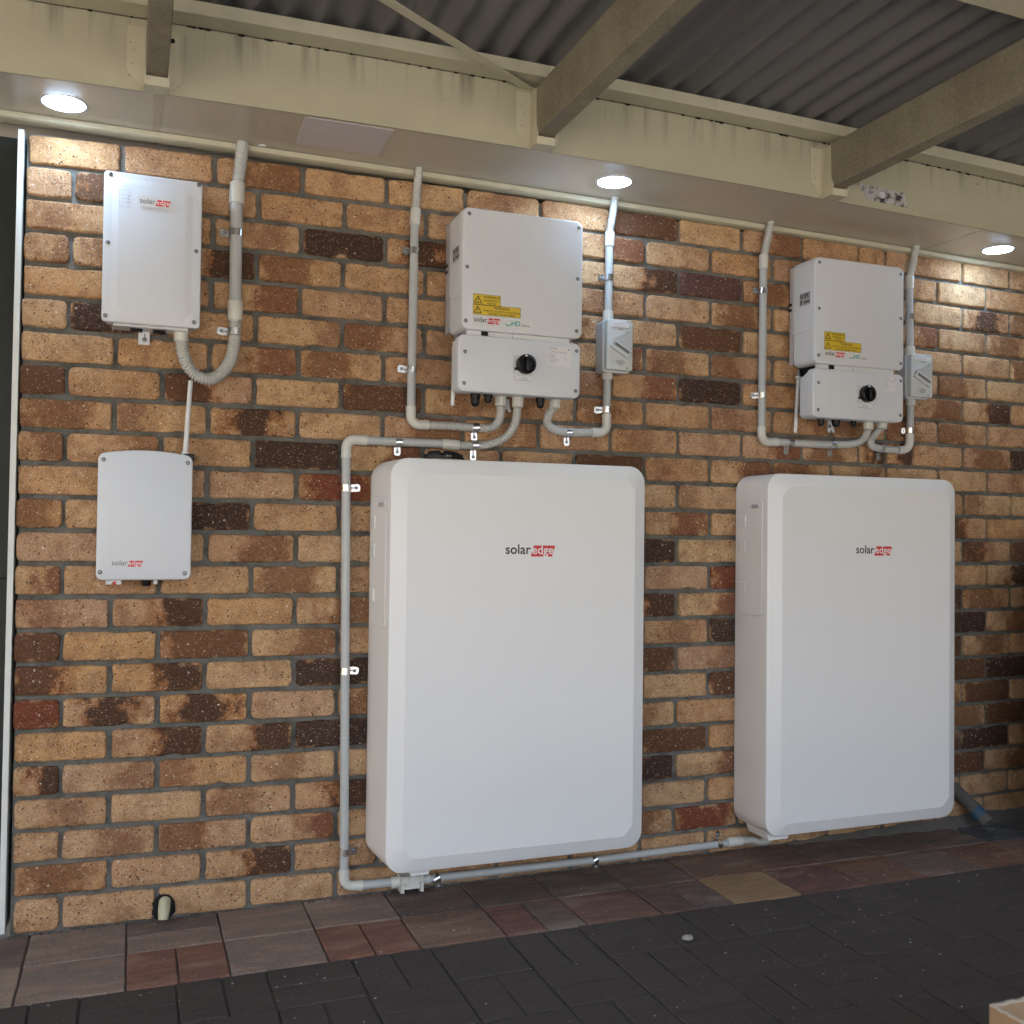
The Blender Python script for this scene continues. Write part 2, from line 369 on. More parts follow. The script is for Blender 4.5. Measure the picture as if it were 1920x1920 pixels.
def resample(pts, ds):
    out = [pts[0]]; acc = 0
    for a, b in zip(pts, pts[1:]):
        L = (b-a).length; s = ds-acc
        while s < L: out.append(a+(b-a)*(s/L)); s += ds
        acc = (acc+L) % ds if L else acc
    out.append(pts[-1]); return out
def flex_bm(pts, r, pitch=.0070):
    p = resample(catmull(pts), pitch/4)
    bm = BM(); tube(bm, p, [r*1.02 if i % 4 in (1, 2) else r*.80 for i in range(len(p))], 14); return bm
FONT = {}
def text_bm(bm, s, x0, z, y, w=None, h=None, center=False, bold=0.0, shear=0):
    """flat lettering standing in the x,z plane facing the viewer; w = overall width, h = cap height"""
    cu = bpy.data.curves.new("t", 'FONT'); cu.body = s; cu.size = 1; cu.offset = bold; cu.shear = shear; cu.resolution_u = 3
    o = bpy.data.objects.new("t", cu); me = bpy.data.meshes.new_from_object(o)
    b2 = BM(); b2.from_mesh(me); bpy.data.objects.remove(o); bpy.data.meshes.remove(me); bpy.data.curves.remove(cu)
    xs = [v.co.x for v in b2.verts]; a, b = min(xs), max(xs)
    sz = (h/.7) if h else w/(b-a); sx = w/(b-a) if w else sz
    ox = x0-(sx*(b-a)/2 if center else 0)
    mp = {v: bm.verts.new((ox+(v.co.x-a)*sx, y, z+v.co.y*sz)) for v in b2.verts}
    for f in b2.faces:
        try: bm.faces.new([mp[v] for v in f.verts])
        except ValueError: pass
    b2.free()
def quad(bm, pts): return bm.faces.new([bm.verts.new(p) for p in pts])
def flat(bm, x0, x1, z0, z1, y): return quad(bm, [(x0, y, z0), (x1, y, z0), (x1, y, z1), (x0, y, z1)])
def cyl_y(bm, cx, cz, y0, y1, r, n=20, r1=None):
    r1 = r if r1 is None else r1
    loft(bm, [[(cx+r*math.cos(2*math.pi*i/n), y0, cz+r*math.sin(2*math.pi*i/n)) for i in range(n)],
              [(cx+r1*math.cos(2*math.pi*i/n), y1, cz+r1*math.sin(2*math.pi*i/n)) for i in range(n)]])

# lens distortion built into the brick courses (metres; measured from the photograph's joints)
CX = [0.019234, -0.028339, 0.012783, -0.000225, 4.5e-05, -0.047934, 0.023013, -0.010386, 2.9e-05, 0.039187, -0.001911, 0.000852, -0.010963, 3e-05, 0.000702]
CZ = [0.016656, -0.038213, 0.030745, -0.009336, 4.4e-05, -0.028313, 0.027969, -0.002993, 0.000894, 0.01124, -0.01019, 4.7e-05, -0.00085, 0.000729, 6e-06]
def lay(x, z):
    x_, z_ = min(max(x, -.1), 3.6), min(max(z, -.02), 2.1)
    k = 0; dx = dz = 0
    for i in range(5):
        for j in range(5-i):
            t = x_**i*z_**j; dx += CX[k]*t; dz += CZ[k]*t; k += 1
    return x+dx, z+dz

# ================================================================== brick wall
wall = thing('brick_wall', 'tan and brown flashed face brick wall with raked grey mortar joints', 'wall', (0, 0, 0))
bm = BM(); box(bm, .012, 6.0, .011, .11, -.05, 2.046); obj('mortar', bm, 'mortar', wall)
def brick_mesh(name, w, h, seed):
    r_ = random.Random(seed); out = []
    n = 5; base = rr(-w/2, w/2, -h/2, h/2, r_.choice((.008, .011, .014)), 3)
    pts = []
    for i, (x, z) in enumerate(base):
        x2, z2 = base[(i+1) % len(base)]
        pts.append((x, z)); L = math.hypot(x2-x, z2-z)
        if L > .03:
            m = 6 if L > .1 else 2
            for k in range(1, m+1): pts.append((x+(x2-x)*k/(m+1), z+(z2-z)*k/(m+1)))
    P = [(x+r_.uniform(-.0014, .0014), z+r_.uniform(-.0012, .0012)) for x, z in pts]
    if r_.random() < .7:                                     # a chipped corner or arris
        k = r_.randrange(len(P)); x, z = P[k]; P[k] = (x*.965, z*.88)
    bm = BM()
    def ring(y, i, j=0): return [(x-math.copysign(min(i, abs(x)), x)+r_.uniform(-j, j), y, z-math.copysign(min(i, abs(z)), z)+r_.uniform(-j, j)) for x, z in P]
    loft(bm, [ring(.03, 0), ring(.0035, 0), ring(.0008, .0022, .0004), ring(0, .006, .0006)], False, True)
    bmesh.ops.recalc_face_normals(bm, faces=bm.faces)
    me = bpy.data.meshes.new(name); bm.to_mesh(me); bm.free(); me.materials.append(MT['brick'])
    me.polygons.foreach_set("use_smooth", [True]*len(me.polygons)); me.set_sharp_from_angle(angle=math.radians(50))
    return me
full = [brick_mesh('brick', .2275, .0735, s) for s in range(14)]
half = [brick_mesh('half_brick', .1090, .0735, 40+s) for s in range(6)]
# how each course is flashed, left to right, read off the wall, lower right set darker to add shade: 0 plain, 1 mottled, 2 dark, 3 black, 4 left end burnt, 5 right end burnt,
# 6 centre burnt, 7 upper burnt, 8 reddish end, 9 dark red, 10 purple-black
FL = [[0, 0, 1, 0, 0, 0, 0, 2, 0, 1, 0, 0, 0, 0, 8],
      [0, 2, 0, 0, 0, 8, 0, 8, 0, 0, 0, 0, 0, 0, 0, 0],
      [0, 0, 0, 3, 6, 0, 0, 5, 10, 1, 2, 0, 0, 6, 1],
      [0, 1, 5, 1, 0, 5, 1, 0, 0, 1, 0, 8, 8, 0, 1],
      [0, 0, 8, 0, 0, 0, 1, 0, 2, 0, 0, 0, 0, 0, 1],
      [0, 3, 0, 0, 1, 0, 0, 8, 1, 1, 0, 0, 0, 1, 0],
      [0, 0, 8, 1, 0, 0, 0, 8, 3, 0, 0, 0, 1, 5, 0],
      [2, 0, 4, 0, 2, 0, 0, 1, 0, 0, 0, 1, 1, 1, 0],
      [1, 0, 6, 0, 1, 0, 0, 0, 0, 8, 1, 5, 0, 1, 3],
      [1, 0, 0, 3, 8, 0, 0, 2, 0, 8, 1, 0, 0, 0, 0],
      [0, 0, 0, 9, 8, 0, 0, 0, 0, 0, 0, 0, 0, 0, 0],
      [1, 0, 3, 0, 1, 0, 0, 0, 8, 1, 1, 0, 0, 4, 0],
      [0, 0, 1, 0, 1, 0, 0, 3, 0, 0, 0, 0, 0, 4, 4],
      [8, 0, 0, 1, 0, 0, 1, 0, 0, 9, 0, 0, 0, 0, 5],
      [0, 5, 0, 1, 1, 0, 0, 5, 8, 0, 0, 0, 5, 1, 1],  # from here down the last bricks are also darkened to deepen the shade
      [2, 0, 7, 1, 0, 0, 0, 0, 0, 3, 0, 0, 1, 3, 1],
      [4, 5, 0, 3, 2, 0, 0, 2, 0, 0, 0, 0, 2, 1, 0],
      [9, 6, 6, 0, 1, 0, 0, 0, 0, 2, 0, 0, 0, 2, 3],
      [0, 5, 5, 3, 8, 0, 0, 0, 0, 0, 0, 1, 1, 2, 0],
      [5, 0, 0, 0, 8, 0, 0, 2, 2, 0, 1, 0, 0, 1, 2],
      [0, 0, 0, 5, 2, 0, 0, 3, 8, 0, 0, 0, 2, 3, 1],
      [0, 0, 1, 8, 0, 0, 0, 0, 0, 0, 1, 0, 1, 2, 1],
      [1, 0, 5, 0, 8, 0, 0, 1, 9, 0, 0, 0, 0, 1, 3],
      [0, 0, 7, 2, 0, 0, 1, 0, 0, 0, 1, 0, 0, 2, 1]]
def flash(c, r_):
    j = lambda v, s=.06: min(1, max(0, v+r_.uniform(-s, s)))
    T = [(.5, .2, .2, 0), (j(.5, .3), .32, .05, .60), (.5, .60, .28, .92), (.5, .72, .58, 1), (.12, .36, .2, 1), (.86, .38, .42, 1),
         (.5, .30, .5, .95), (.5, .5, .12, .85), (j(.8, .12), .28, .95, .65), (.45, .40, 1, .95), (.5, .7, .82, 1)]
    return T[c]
count = 0; rest = BM(); rb = random.Random(3)
B1 = (1.02, 1.76, .17, 1.17); B2 = (2.36, 3.0, .17, 1.17)       # hidden behind the two big cabinets
for row in range(24):
    zc = 2.064-.086*row-.043-.005
    cells = []
    if row % 2 == 0: cells = [(.240*k, .240*k+.230) for k in range(24)]; cells[0] = (.004, .230)
    else: cells = [(.004, .110)]+[(.120+.240*k, .350+.240*k) for k in range(24)]
    out = []
    for k, (a, b) in enumerate(cells):
        if row % 2 == 0 and k == 11 and row < 12: out += [(a, a+.110, k), (a+.120, b, k)]      # two closers side by side
        else: out.append((a, b, k))
    for a, b, k in out:
        if a > 5.0: continue
        xc = (a+b)/2; wx, wz = lay(xc, zc)
        lx0, lz0 = lay(a, zc); lx1, lz1 = lay(b, zc); _, zt = lay(xc, zc+.0375); _, zb = lay(xc, zc-.0375)
        if row == 23: zb = .004
        sx = (lx1-lx0)/(b-a); szz = (zt-zb)/.075
        hid = any(lx0 > q[0] and lx1 < q[1] and wz > q[2] and wz < q[3] for q in (B1, B2))
        me = (full if b-a > .15 else half)[rb.randrange(14 if b-a > .15 else 6)]
        if b-a > .15: sx *= (b-a)/.230
        yy = rb.uniform(-.0022, .0016); rot = Matrix.Rotation(math.atan2(lz1-lz0, lx1-lx0)*-1+rb.uniform(-.006, .006), 4, 'Y')
        flipx = rb.random() < .5
        mat = Matrix.Translation((wx, yy, (zt+zb)/2 if row == 23 else wz)) @ rot @ Matrix.Diagonal((sx, 1, szz, 1))
        if hid or wx > 3.50 or count >= 300:
            n0 = len(rest.verts); rest.from_mesh(me); rest.verts.ensure_lookup_table()
            for v in rest.verts[n0:]: v.co = mat @ v.co
            continue
        o = bpy.data.objects.new('brick', me); COL.objects.link(o); o.parent = wall; o.matrix_local = mat; count += 1
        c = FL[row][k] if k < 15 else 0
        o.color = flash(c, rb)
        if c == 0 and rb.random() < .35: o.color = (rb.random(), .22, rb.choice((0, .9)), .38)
me = bpy.data.meshes.new('hidden_bricks'); rest.to_mesh(me); rest.free(); me.materials.append(MT['brick'])
o = bpy.data.objects.new('brickwork', me); COL.objects.link(o); o.parent = wall; o['kind'] = 'stuff'; o.color = (.5, .3, .1, .3)

# ================================================================== ground
gnd = BM(); quad(gnd, [(-60, -60, -.05), (60, -60, -.05), (60, 60, -.05), (-60, 60, -.05)])
tagset(obj('ground', gnd, 'outside'), kind='structure')
pav = thing('patio_paving', None, None, (0, 0, 0), kind='structure')
bm = BM(); box(bm, -2.5, 6, -4.4, .009, -.045, -.006); obj('paving_bed', bm, 'sand', pav)
def paver_mesh(name, w, d, seed):
    r_ = random.Random(seed); bm = BM()
    n = 4
    P = []
    c = [(-w/2, -d/2), (w/2, -d/2), (w/2, d/2), (-w/2, d/2)]
    for i in range(4):
        a, b = c[i], c[(i+1) % 4]
        for k in range(n): P.append((a[0]+(b[0]-a[0])*k/n, a[1]+(b[1]-a[1])*k/n))
    P = [(x+r_.uniform(-.0009, .0009), y+r_.uniform(-.0009, .0009)) for x, y in P]
    def ring(z, i): return [(x*(1-2*i/w), y*(1-2*i/d), z) for x, y in P]
    loft(bm, [ring(-.02, 0), ring(-.0025, 0), ring(0, .0025)], False, True)
    bmesh.ops.recalc_face_normals(bm, faces=bm.faces)
    me = bpy.data.meshes.new(name); bm.to_mesh(me); bm.free(); return me
def paver_set(w, d, mat, n=5):
    out = [paver_mesh('paver', w, d, 60+i) for i in range(n)]
    for m in out: m.materials.append(MT[mat])
    return out
PM = {}
def put_paver(x0, x1, y0, y1, mat, col=None, z=0):
    w_, d_ = x1-x0-.004, y1-y0-.004; key = (round(w_, 3), round(d_, 3), mat)
    if key not in PM: PM[key] = paver_set(w_, d_, mat)
    o = bpy.data.objects.new('paver', rp.choice(PM[key])); COL.objects.link(o); o.parent = pav
    o.location = ((x0+x1)/2, (y0+y1)/2, z+rp.uniform(-.0015, .001)); o.rotation_euler = (rp.uniform(-.004, .004), rp.uniform(-.004, .004), rp.uniform(-.006, .006))
    if col: o.color = (*col, 1)
rp = random.Random(11)
TAN = (.36, .30, .22); RED = (.24, .115, .08); BRN = (.20, .13, .09); GRY = (.15, .13, .115); PNK = (.29, .235, .19)
PL_ = {-2: PNK, -1: TAN, 0: PNK, 1: RED, 2: PNK, 3: RED, 4: BRN, 5: (.15, .07, .06), 6: (.16, .09, .07), 7: (.09, .06, .06), 8: (.36, .24, .12), 9: (.13, .06, .055), 10: (.15, .08, .05), 11: (.13, .10, .09), 12: (.16, .08, .05)}
npav = 0
for k in range(-3, 16):
    xa = .059+.2285*k; xb = xa+.2285; c = PL_.get(k, BRN)
    grate_cell = k >= 13
    if k % 2 == 1 and not grate_cell:
        put_paver(xa, xa+.11425, -.401, -.196, 'paver_red', c); put_paver(xa+.11425, xb, -.401, -.196, 'paver_red', (.12, .10, .09) if k in (5, 7) else c); npav += 2
    else: put_paver(xa, xb, -.401, -.196, 'paver_red', c); npav += 1
    if k == 13: continue
    if k == 1: put_paver(xa, xb, -.196, -.09, 'paver_red', PNK); put_paver(xa, xb, -.09, .008, 'paver_red', GRY); npav += 2
    else: put_paver(xa, xb, -.196, .008, 'paver_red', rp.choice((GRY, BRN, GRY)) if k > 3 else rp.choice((PNK, GRY))); npav += 1
bmr = BM(); nd = 0
for jy in range(0, 17):
    y1 = -.403-.2*jy; y0 = y1-.2
    for ix in range(-10, 26):
        x0 = -.006+.2*ix; x1 = x0+.2
        pair = ((x0, x0+.1, y0, y1), (x0+.1, x1, y0, y1)) if (ix+jy) % 2 == 0 else ((x0, x1, y0, y0+.1), (x0, x1, y0+.1, y1))
        vis = jy < 6 and (x0 > -.15+.17*jy*-1-.1) and x0 < 3.0-.23*jy and not (jy > 4 and x0 < .2)
        for q in pair:
            if vis and npav < 298: put_paver(*q, 'paver_dark'); npav += 1
            else:
                vs = box(bmr, q[0]+.002, q[1]-.002, q[2]+.002, q[3]-.002, -.02, rp.uniform(-.001, .0005))
obj('paver_field', bmr, 'paver_dark', pav, kind='stuff')
# plaster crumbs left by the drilling
bm = BM(); rc = random.Random(5)
for i in range(260):
    x = rc.uniform(.0, 3.1); y = -rc.betavariate(1.2, 2.2)*1.3-.15; s = rc.choice((.0008, .001, .0012, .0015, .0019, .0024))
    v = bmesh.ops.create_icosphere(bm, subdivisions=1, radius=s)['verts']
    a = rc.uniform(0, 6.3); st = rc.uniform(1, 2.2)
    for q in v:
        px, py = q.co.x*st, q.co.y
        q.co = Vector((x+px*math.cos(a)-py*math.sin(a), y+px*math.sin(a)+py*math.cos(a), s*.5+q.co.z*.6))
obj('plaster_crumbs', bm, 'pebble', None, kind='stuff')['label'] = 'small white plaster crumbs scattered over the dark pavers'
gx = (1.6281, -0.5752, 0.0000)
bm = BM(); v = bmesh.ops.create_icosphere(bm, subdivisions=2, radius=.014)['verts']
for q in v: q.co = Vector((gx[0]+q.co.x*1.15*(1+rc.uniform(-.2, .2)), gx[1]+q.co.y*.95*(1+rc.uniform(-.2, .2)), .006+q.co.z*.42))
single('mortar_lump', bm, 'pebble', 'pale flat lump of mortar lying on the dark pavers', 'rubble', base=(gx[0], gx[1], 0))
# rough concrete haunch at the foot of the wall on the right
bm = BM(); n = 60
L = []
for i in range(n+1):
    x = 2.35+2.2*i/n; f = min(1, i/24+.12); j1, j2 = rc.uniform(-.004, .004), rc.uniform(-.006, .006)
    L.append([(x, .006, -.01), (x, -.045*f-.004+j2, -.008), (x, -.03*f-.003+j2, .006*f), (x, -.002, .032*f+j1+.002), (x, .006, .034*f+j1+.003)])
loft(bm, L); single('concrete_haunch', bm, 'concrete', 'rough grey concrete haunch along the foot of the brick wall', 'ledge', base=(2.35, 0, 0))

# ================================================================== door side, left of the wall
dj = thing('door_jamb', 'white painted door jamb standing at the left end of the brick wall', 'door frame', (-.006, 0, 0))
bm = BM(); box(bm, -.0105, .0035, -.006, .10, .012, 2.048, .001)
for v in bm.verts: v.co.x += .004*(v.co.z/2.05)*(1) - .002
obj('jamb', bm, 'doorwhite', dj)
dd = thing('dark_door', 'near-black door panel in the shade beyond the white jamb', 'door', (-.5, .1, 0))
bm = BM(); box(bm, -1.0, -.012, .10, .14, 0, 2.06); obj('leaf', bm, 'darkgreen', dd)
bm = BM(); box(bm, -1.0, -.012, .085, .10, .12, .9, .004); box(bm, -.9, -.1, .085, .10, 1.02, 1.95, .004); obj('rail', bm, 'darkgreen', dd)

# ================================================================== eave: soffit, cover strip, fascia beam
def z_out(x): return 2.068+.025*x-.0100*x*x if x < 3.4 else 2.068+.025*3.4-.01*11.56-.04*(x-3.4)*.5
def z_in(x): return 2.089+.0015*x-.0035*x*x if x < 3.6 else z_in(3.59)
YB = -.305
eave = thing('house_eave', 'cream painted house eave of boarded soffit and deep grimy fascia beam', 'eave', (0, 0, 2.07))
XS = [-1.6+.1*i for i in range(68)]
def strip(bm, prof, xs=XS, caps=True):
    """prof(x) -> closed profile loop of (y, z); swept along x"""
    loft(bm, [[(x, y, z) for y, z in prof(x)] for x in xs], caps, caps)
bm = BM()
for xa, xb in ((-1.6, .318), (.326, 2.9), (2.905, 5.1)):
    xs = [xa+(xb-xa)*i/20 for i in range(21)]
    b2 = BM()
    strip(b2, lambda x: [(YB+.001, z_out(x)), (.10, z_in(x)+(z_in(x)-z_out(x))/.305*.1), (.10, z_in(x)+.02), (YB+.001, z_out(x)+.012)], xs)
    obj('soffit_sheet', b2, 'soffit', eave)
bm.free()
bm = BM(); strip(bm, lambda x: [(YB+.002, z_out(x)-.0022), (-.02, z_in(x)-.0022), (-.02, z_in(x)+.004), (YB+.002, z_out(x)+.004)], [.312, .332]); obj('joint_strip', bm, 'soffit_joint', eave)
bm = BM(); strip(bm, lambda x: [(-.020, z_in(x)-.003), (-.021, z_in(x)-.017), (-.013, z_in(x)-.020), (.012, z_in(x)-.021), (.012, z_in(x)+.003)]); obj('cover_strip', bm, 'cream_clean', eave)
HB = .168
bm = BM(); strip(bm, lambda x: [(YB, z_out(x)-.003), (YB, z_out(x)+HB), (YB+.035, z_out(x)+HB), (YB+.035, z_out(x)+.011), (YB+.006, z_out(x)+.011), (YB+.006, z_out(x)-.003)])
obj('fascia_beam', bm, 'cream', eave, base=(0, YB, 2.16))
bm = BM()
for k in range(70):                                            # drips of grime that cling under the batten
    x = rc.uniform(-.3, 3.4); s = rc.uniform(.002, .009)
    v = bmesh.ops.create_icosphere(bm, subdivisions=1, radius=1)['verts']
    for q in v: q.co = Vector((x+q.co.x*s*1.3, YB-.001+q.co.y*.0025, z_out(x)+HB+.001+q.co.z*s*.55))
obj('grime', bm, 'blackmatte', eave, kind='stuff')
# unseen body of the house behind and above the wall, stops the sun leaking in
house = thing('house', 'pale rendered upper part of the house behind the patio roof', 'house', (2, 1, 2.3))
bm = BM(); box(bm, -2.5, 6.2, .12, 5, -.05, 3.2); box(bm, -2.5, 6.2, -.262, .12, 2.125, 3.2); obj('upper_wall', bm, 'render', house)
bm = BM(); box(bm, -2.5, -1.0, .02, .12, -.05, 2.125); obj('side_wall', bm, 'render', house)

# ================================================================== patio roof
roof = thing('patio_roof', 'open patio roof of grey corrugated steel on stained cream rafters', 'roof', (0, -.3, 2.25))
HR = .203
pitch = .0816
def corr(x): 
    s = math.sin(2*math.pi*(x-1.6643)/pitch-math.pi/2); return .0105*(1+s)
YF = -3.35
for s in range(10):
    xa = -1.9+.7344*s; xb = xa+.7344+.012; bm = BM(); n = int((xb-xa)/pitch*12)
    zoff = .0007*(s % 2)
    top = []
    for (y) in (-.262, YF):
        top.append([bm.verts.new((xa+(xb-xa)*i/n, y, z_out(min(xa+(xb-xa)*i/n, 3.4))+HR+corr(xa+(xb-xa)*i/n)+zoff+.0)) for i in range(n+1)])
    for i in range(n): bm.faces.new((top[0][i], top[0][i+1], top[1][i+1], top[1][i]))
    obj('roof_sheet', bm, 'roof', roof, smooth=True, angle=50)
RAF = [(.2926, .341), (1.277, 1.328), (2.2405, 2.292), (3.22, 3.27), (4.2, 4.25), (-.69, -.64)]
def seg(a, b):
    n = max(2, int((b-a)/.1)); return [a+(b-a)*i/n for i in range(n+1)]
for i, (a, b) in enumerate([(-1.6, .316), (.317, 1.302), (1.303, 2.266), (2.267, 3.244), (3.245, 5.1)]):
    bm = BM(); strip(bm, lambda x: [(YB-.0015, z_out(x)+HB+.002), (YB-.066, z_out(x)+HB+.002), (YB-.066, z_out(x)+HR-.001), (YB-.0015, z_out(x)+HR-.001)], seg(a, b))
    obj('batten', bm, 'cream_clean', roof, base=(a, YB, 2.25))
for i, (a, b) in enumerate(RAF):
    z0 = z_out(a)+.0195; z1 = z_out(a)+.152
    bm = BM(); box(bm, a, b, YF+.1, YB-.004, z0, z1, .003)
    obj('rafter', bm, 'rafter', roof, base=(a, YB, z0))
    # pressed metal shoe: side plate on the beam, cheek, folded base with a mitred fold
    zb = z_out(a)-.004; bm = BM()
    for xx, s in ((a, -1), (b, 1)):
        P = [(xx+s*.001, zb+.012), (xx+s*.001, z1-.004), (xx+s*.043, z1-.004), (xx+s*.043, zb+.045), (xx+s*.012, zb+.012)]
        loft(bm, [[(x, YB-.0004, z) for x, z in P], [(x, YB-.0020, z) for x, z in P]])
        Q = [(YB-.0015, zb), (YB-.0015, z1-.003), (YB-.042, z1-.004), (YB-.046, zb+.055), (YB-.058, zb+.022), (YB-.052, zb)]
        loft(bm, [[(xx+s*.0005, y, z) for y, z in Q], [(xx+s*.0032, y, z) for y, z in Q]])
    box(bm, a-.003, b+.003, YB-.050, YB-.0015, zb-.002, zb+.0195)
    br = obj('rafter_bracket', bm, 'cream_clean', roof, base=(a, YB, zb))
    bm = BM()
    for q in range(4):
        cyl_y(bm, a-.028+rc.uniform(-.010, .010), zb+.035+q*.027+rc.uniform(-.006, .006), YB-.0015, YB-.0032, .0017, 8)
    obj('nail', bm, 'greyink', br)
bm = BM(); box(bm, -1.9, 5.4, YF+.03, YF+.08, 2.02, 2.30, .003); obj('light_stop_beam', bm, 'cream', roof)  # unseen edge beam, added to stop grazing light reaching the sheets
for xx in (-1.93, 5.41):
    bm = BM(); box(bm, xx, xx+.03, YF+.03, -.27, 2.02, 2.30, .003); obj('light_stop_board', bm, 'cream', roof)  # unseen end boards, added to shut out side light over the rafters
for y0 in (-1.10, -2.05, -3.0):
    bm = BM(); strip(bm, lambda x: [(y0, z_out(x)+HB-.01), (y0-.06, z_out(x)+HB-.01), (y0-.06, z_out(x)+HR-.001), (y0, z_out(x)+HR-.001)]); obj('purlin', bm, 'cream_clean', roof, base=(0, y0, 2.25))
bm = BM(); n = 90                                              # flat steel brace strap running diagonally under the sheets
A = Vector((1.288, -.296, 2.2435)); B = Vector((-.30, -1.31, 2.2435)); d = (B-A).normalized(); s = d.cross(Vector((0, 0, 1)))*.0135
quad_ = [A+s, A-s, B-s, B+s]
loft(bm, [[(p.x, p.y, p.z) for p in quad_], [(p.x, p.y, p.z-.0025) for p in quad_]])
obj('brace_strap', bm, 'cream_clean', roof)
# old bare plate left on the beam after a bracket was taken off
def XZ(x, z, w, h, y):
    return [(x-w, y, z-h), (x+w, y, z-h), (x+w, y, z+h), (x-w, y, z+h)]
bm = BM(); Pq = [(2.4104, 2.0897), (2.5724, 2.0835), (2.5572, 2.1294), (2.3752, 2.1370)]
loft(bm, [[(x, YB-.0005, z) for x, z in Pq], [(x, YB-.0018, z) for x, z in Pq]]); bpt = single('unpainted_patch', bm, 'frosted', 'mouldy unpainted rectangular patch on the fascia beam under the right rafter', 'patch', base=(Pq[0][0], YB, Pq[0][1]))
bm = BM(); cq = (2.4706, 2.1111); cyl_y(bm, cq[0], cq[1], YB-.0018, YB-.004, .011, 18); obj('plug', bm, 'panel_white', bpt)
# hook and wire by the left rafter
hk = thing('wire_hook', 'small white wire hook hanging beside the left rafter', 'hook', (.3545, YB-.02, 2.2))
x0, z0 = (0.3417, 2.2615); x1, z1 = (0.3426, 2.2101)
bm = BM(); tube(bm, [(x0, YB-.012, z0+.01), (x0, YB-.014, z0), (x1, YB-.014, z1), (x1+.004, YB-.004, z1-.004)], .0016, 8)
for zz in (z0, z1): bmesh.ops.create_icosphere(bm, subdivisions=1, radius=.0045, matrix=Matrix.Translation((x1, YB-.012, zz)))
obj('wire', bm, 'sticker', hk, smooth=True)
bm = BM(); cyl_y(bm, x1+.008, z1-.008, YB-.0004, YB-.003, .006, 12); obj('hole_cap', bm, 'blackmatte', hk)

# ================================================================== soffit fittings
def soff(x, y): return z_out(x)+(z_in(x)-z_out(x))*(y-YB)/-YB
DL = [(.1055, -.140, 'leftmost round downlight glowing in the soffit above the white door jamb'),
      (1.602, -.165, 'round downlight glowing in the soffit above the left inverter and its right conduit'),
      (3.117, -.150, 'rightmost round downlight glowing in the soffit near the frame edge')]
for x, y, lab in DL:
    t = thing('downlight', lab, 'downlight', (x, y, soff(x, y)), 'soffit downlights')
    z = soff(x, y); n = 40
    circ = lambda r, zz: [(x+r*math.cos(2*math.pi*i/n), y+r*math.sin(2*math.pi*i/n), zz) for i in range(n)]
    bm = BM(); loft(bm, [circ(.056, z+.001), circ(.056, z-.0015), circ(.0535, z-.0038), circ(.050, z-.0044), circ(.0472, z-.001), circ(.0472, z+.002)], False, False)
    obj('trim_ring', bm, 'panel_white', t, smooth=True, angle=40)
    bm = BM(); loft(bm, [circ(.0468, z-.0005), circ(.0465, z-.003), circ(.041, z-.0058), circ(.027, z-.0074), circ(.011, z-.008)], False, True)
    obj('diffuser', bm, 'led', t, smooth=True)
pc = [(.67, -.2753), (.901, -.2936), (.9088, -.0928), (.6776, -.0736)]
pt = thing('access_panel', 'flat white access panel set into the soffit left of the middle rafter', 'hatch', (.79, -.18, 2.076))
bm = BM(); pc = [(.672, -.284), (.902, -.284), (.907, -.083), (.677, -.083)]
loft(bm, [[(x, y, soff(x, y)+.001) for x, y in pc], [(x, y, soff(x, y)-.0012) for x, y in pc], [(x*.995+.0040, y*.995-.0009, soff(x, y)-.0018) for x, y in pc]]); obj('panel', bm, 'panel_white', pt)
gx = (0.5949, -0.0260, 2.0879)
bm = BM(); n = 20; loft(bm, [[(gx[0]+r*math.cos(2*math.pi*i/n), gx[1]+r*math.sin(2*math.pi*i/n), soff(*gx[:2])-h) for i in range(n)] for r, h in ((.012, 0), (.012, .002), (.008, .004))])
single('soffit_plug', bm, 'whitegloss', 'small white round plug in the soffit beside the thick left conduit', 'plug', base=(gx[0], gx[1], soff(*gx[:2])))

# ================================================================== conduits
YC = -.020
def seglist(T, segs):
    for kind, pts, r in segs:
        if kind == 'pipe':
            bm = BM(); tube(bm, pts, r, 18); obj('pipe', bm, 'pipe', T, smooth=True, angle=50)
        elif kind == 'elbow':
            bm = BM(); p = fillet(pts, .034); n = len(p)
            rr_ = [r*1.13]*n; tube(bm, p, rr_, 18)
            for e, f in ((0, 1), (-1, -2)):
                d = (p[f]-p[e]).normalized(); tube(bm, [p[e], p[e]+d*.004, p[e]+d*.014], [r*1.2, r*1.22, r*1.16], 18)
            obj('elbow', bm, 'grey_light', T, smooth=True, angle=45)
        elif kind == 'coupling':
            a, b = Vector(pts[0]), Vector(pts[-1]); L = b-a
            bm = BM(); tube(bm, [a, a+L*.02, a+L*.04, a+L*.96, a+L*.98, b], [r*1.1, r*1.2, r*1.22, r*1.22, r*1.2, r*1.1], 20); obj('coupling', bm, 'grey_light', T, smooth=True, angle=45)
        elif kind == 'gland':                                  # ribbed screwed end fitting
            a, b = Vector(pts[0]), Vector(pts[-1]); L = b-a
            bm = BM(); n = 24; tube(bm, [a, b], [r*1.32, r*1.32], n)
            for i, v in enumerate(bm.verts):
                if i % 2: 
                    c = a if i < n else b
                    v.co = c+(v.co-c)*.93
            tube(bm, [a+L*.0, a+L*.22], r*1.42, 20)
            obj('gland', bm, 'grey_light', T)
        elif kind == 'flex':
            obj('flexible_section', flex_bm(pts, r*1.02), 'flex', T, smooth=True)
def conduit(label, base, segs, group='grey conduits on the brick wall'):
    T = thing('conduit', label, 'conduit', base, group); seglist(T, segs); return T
r25, r32 = .0125, .0165
W = lambda t: t
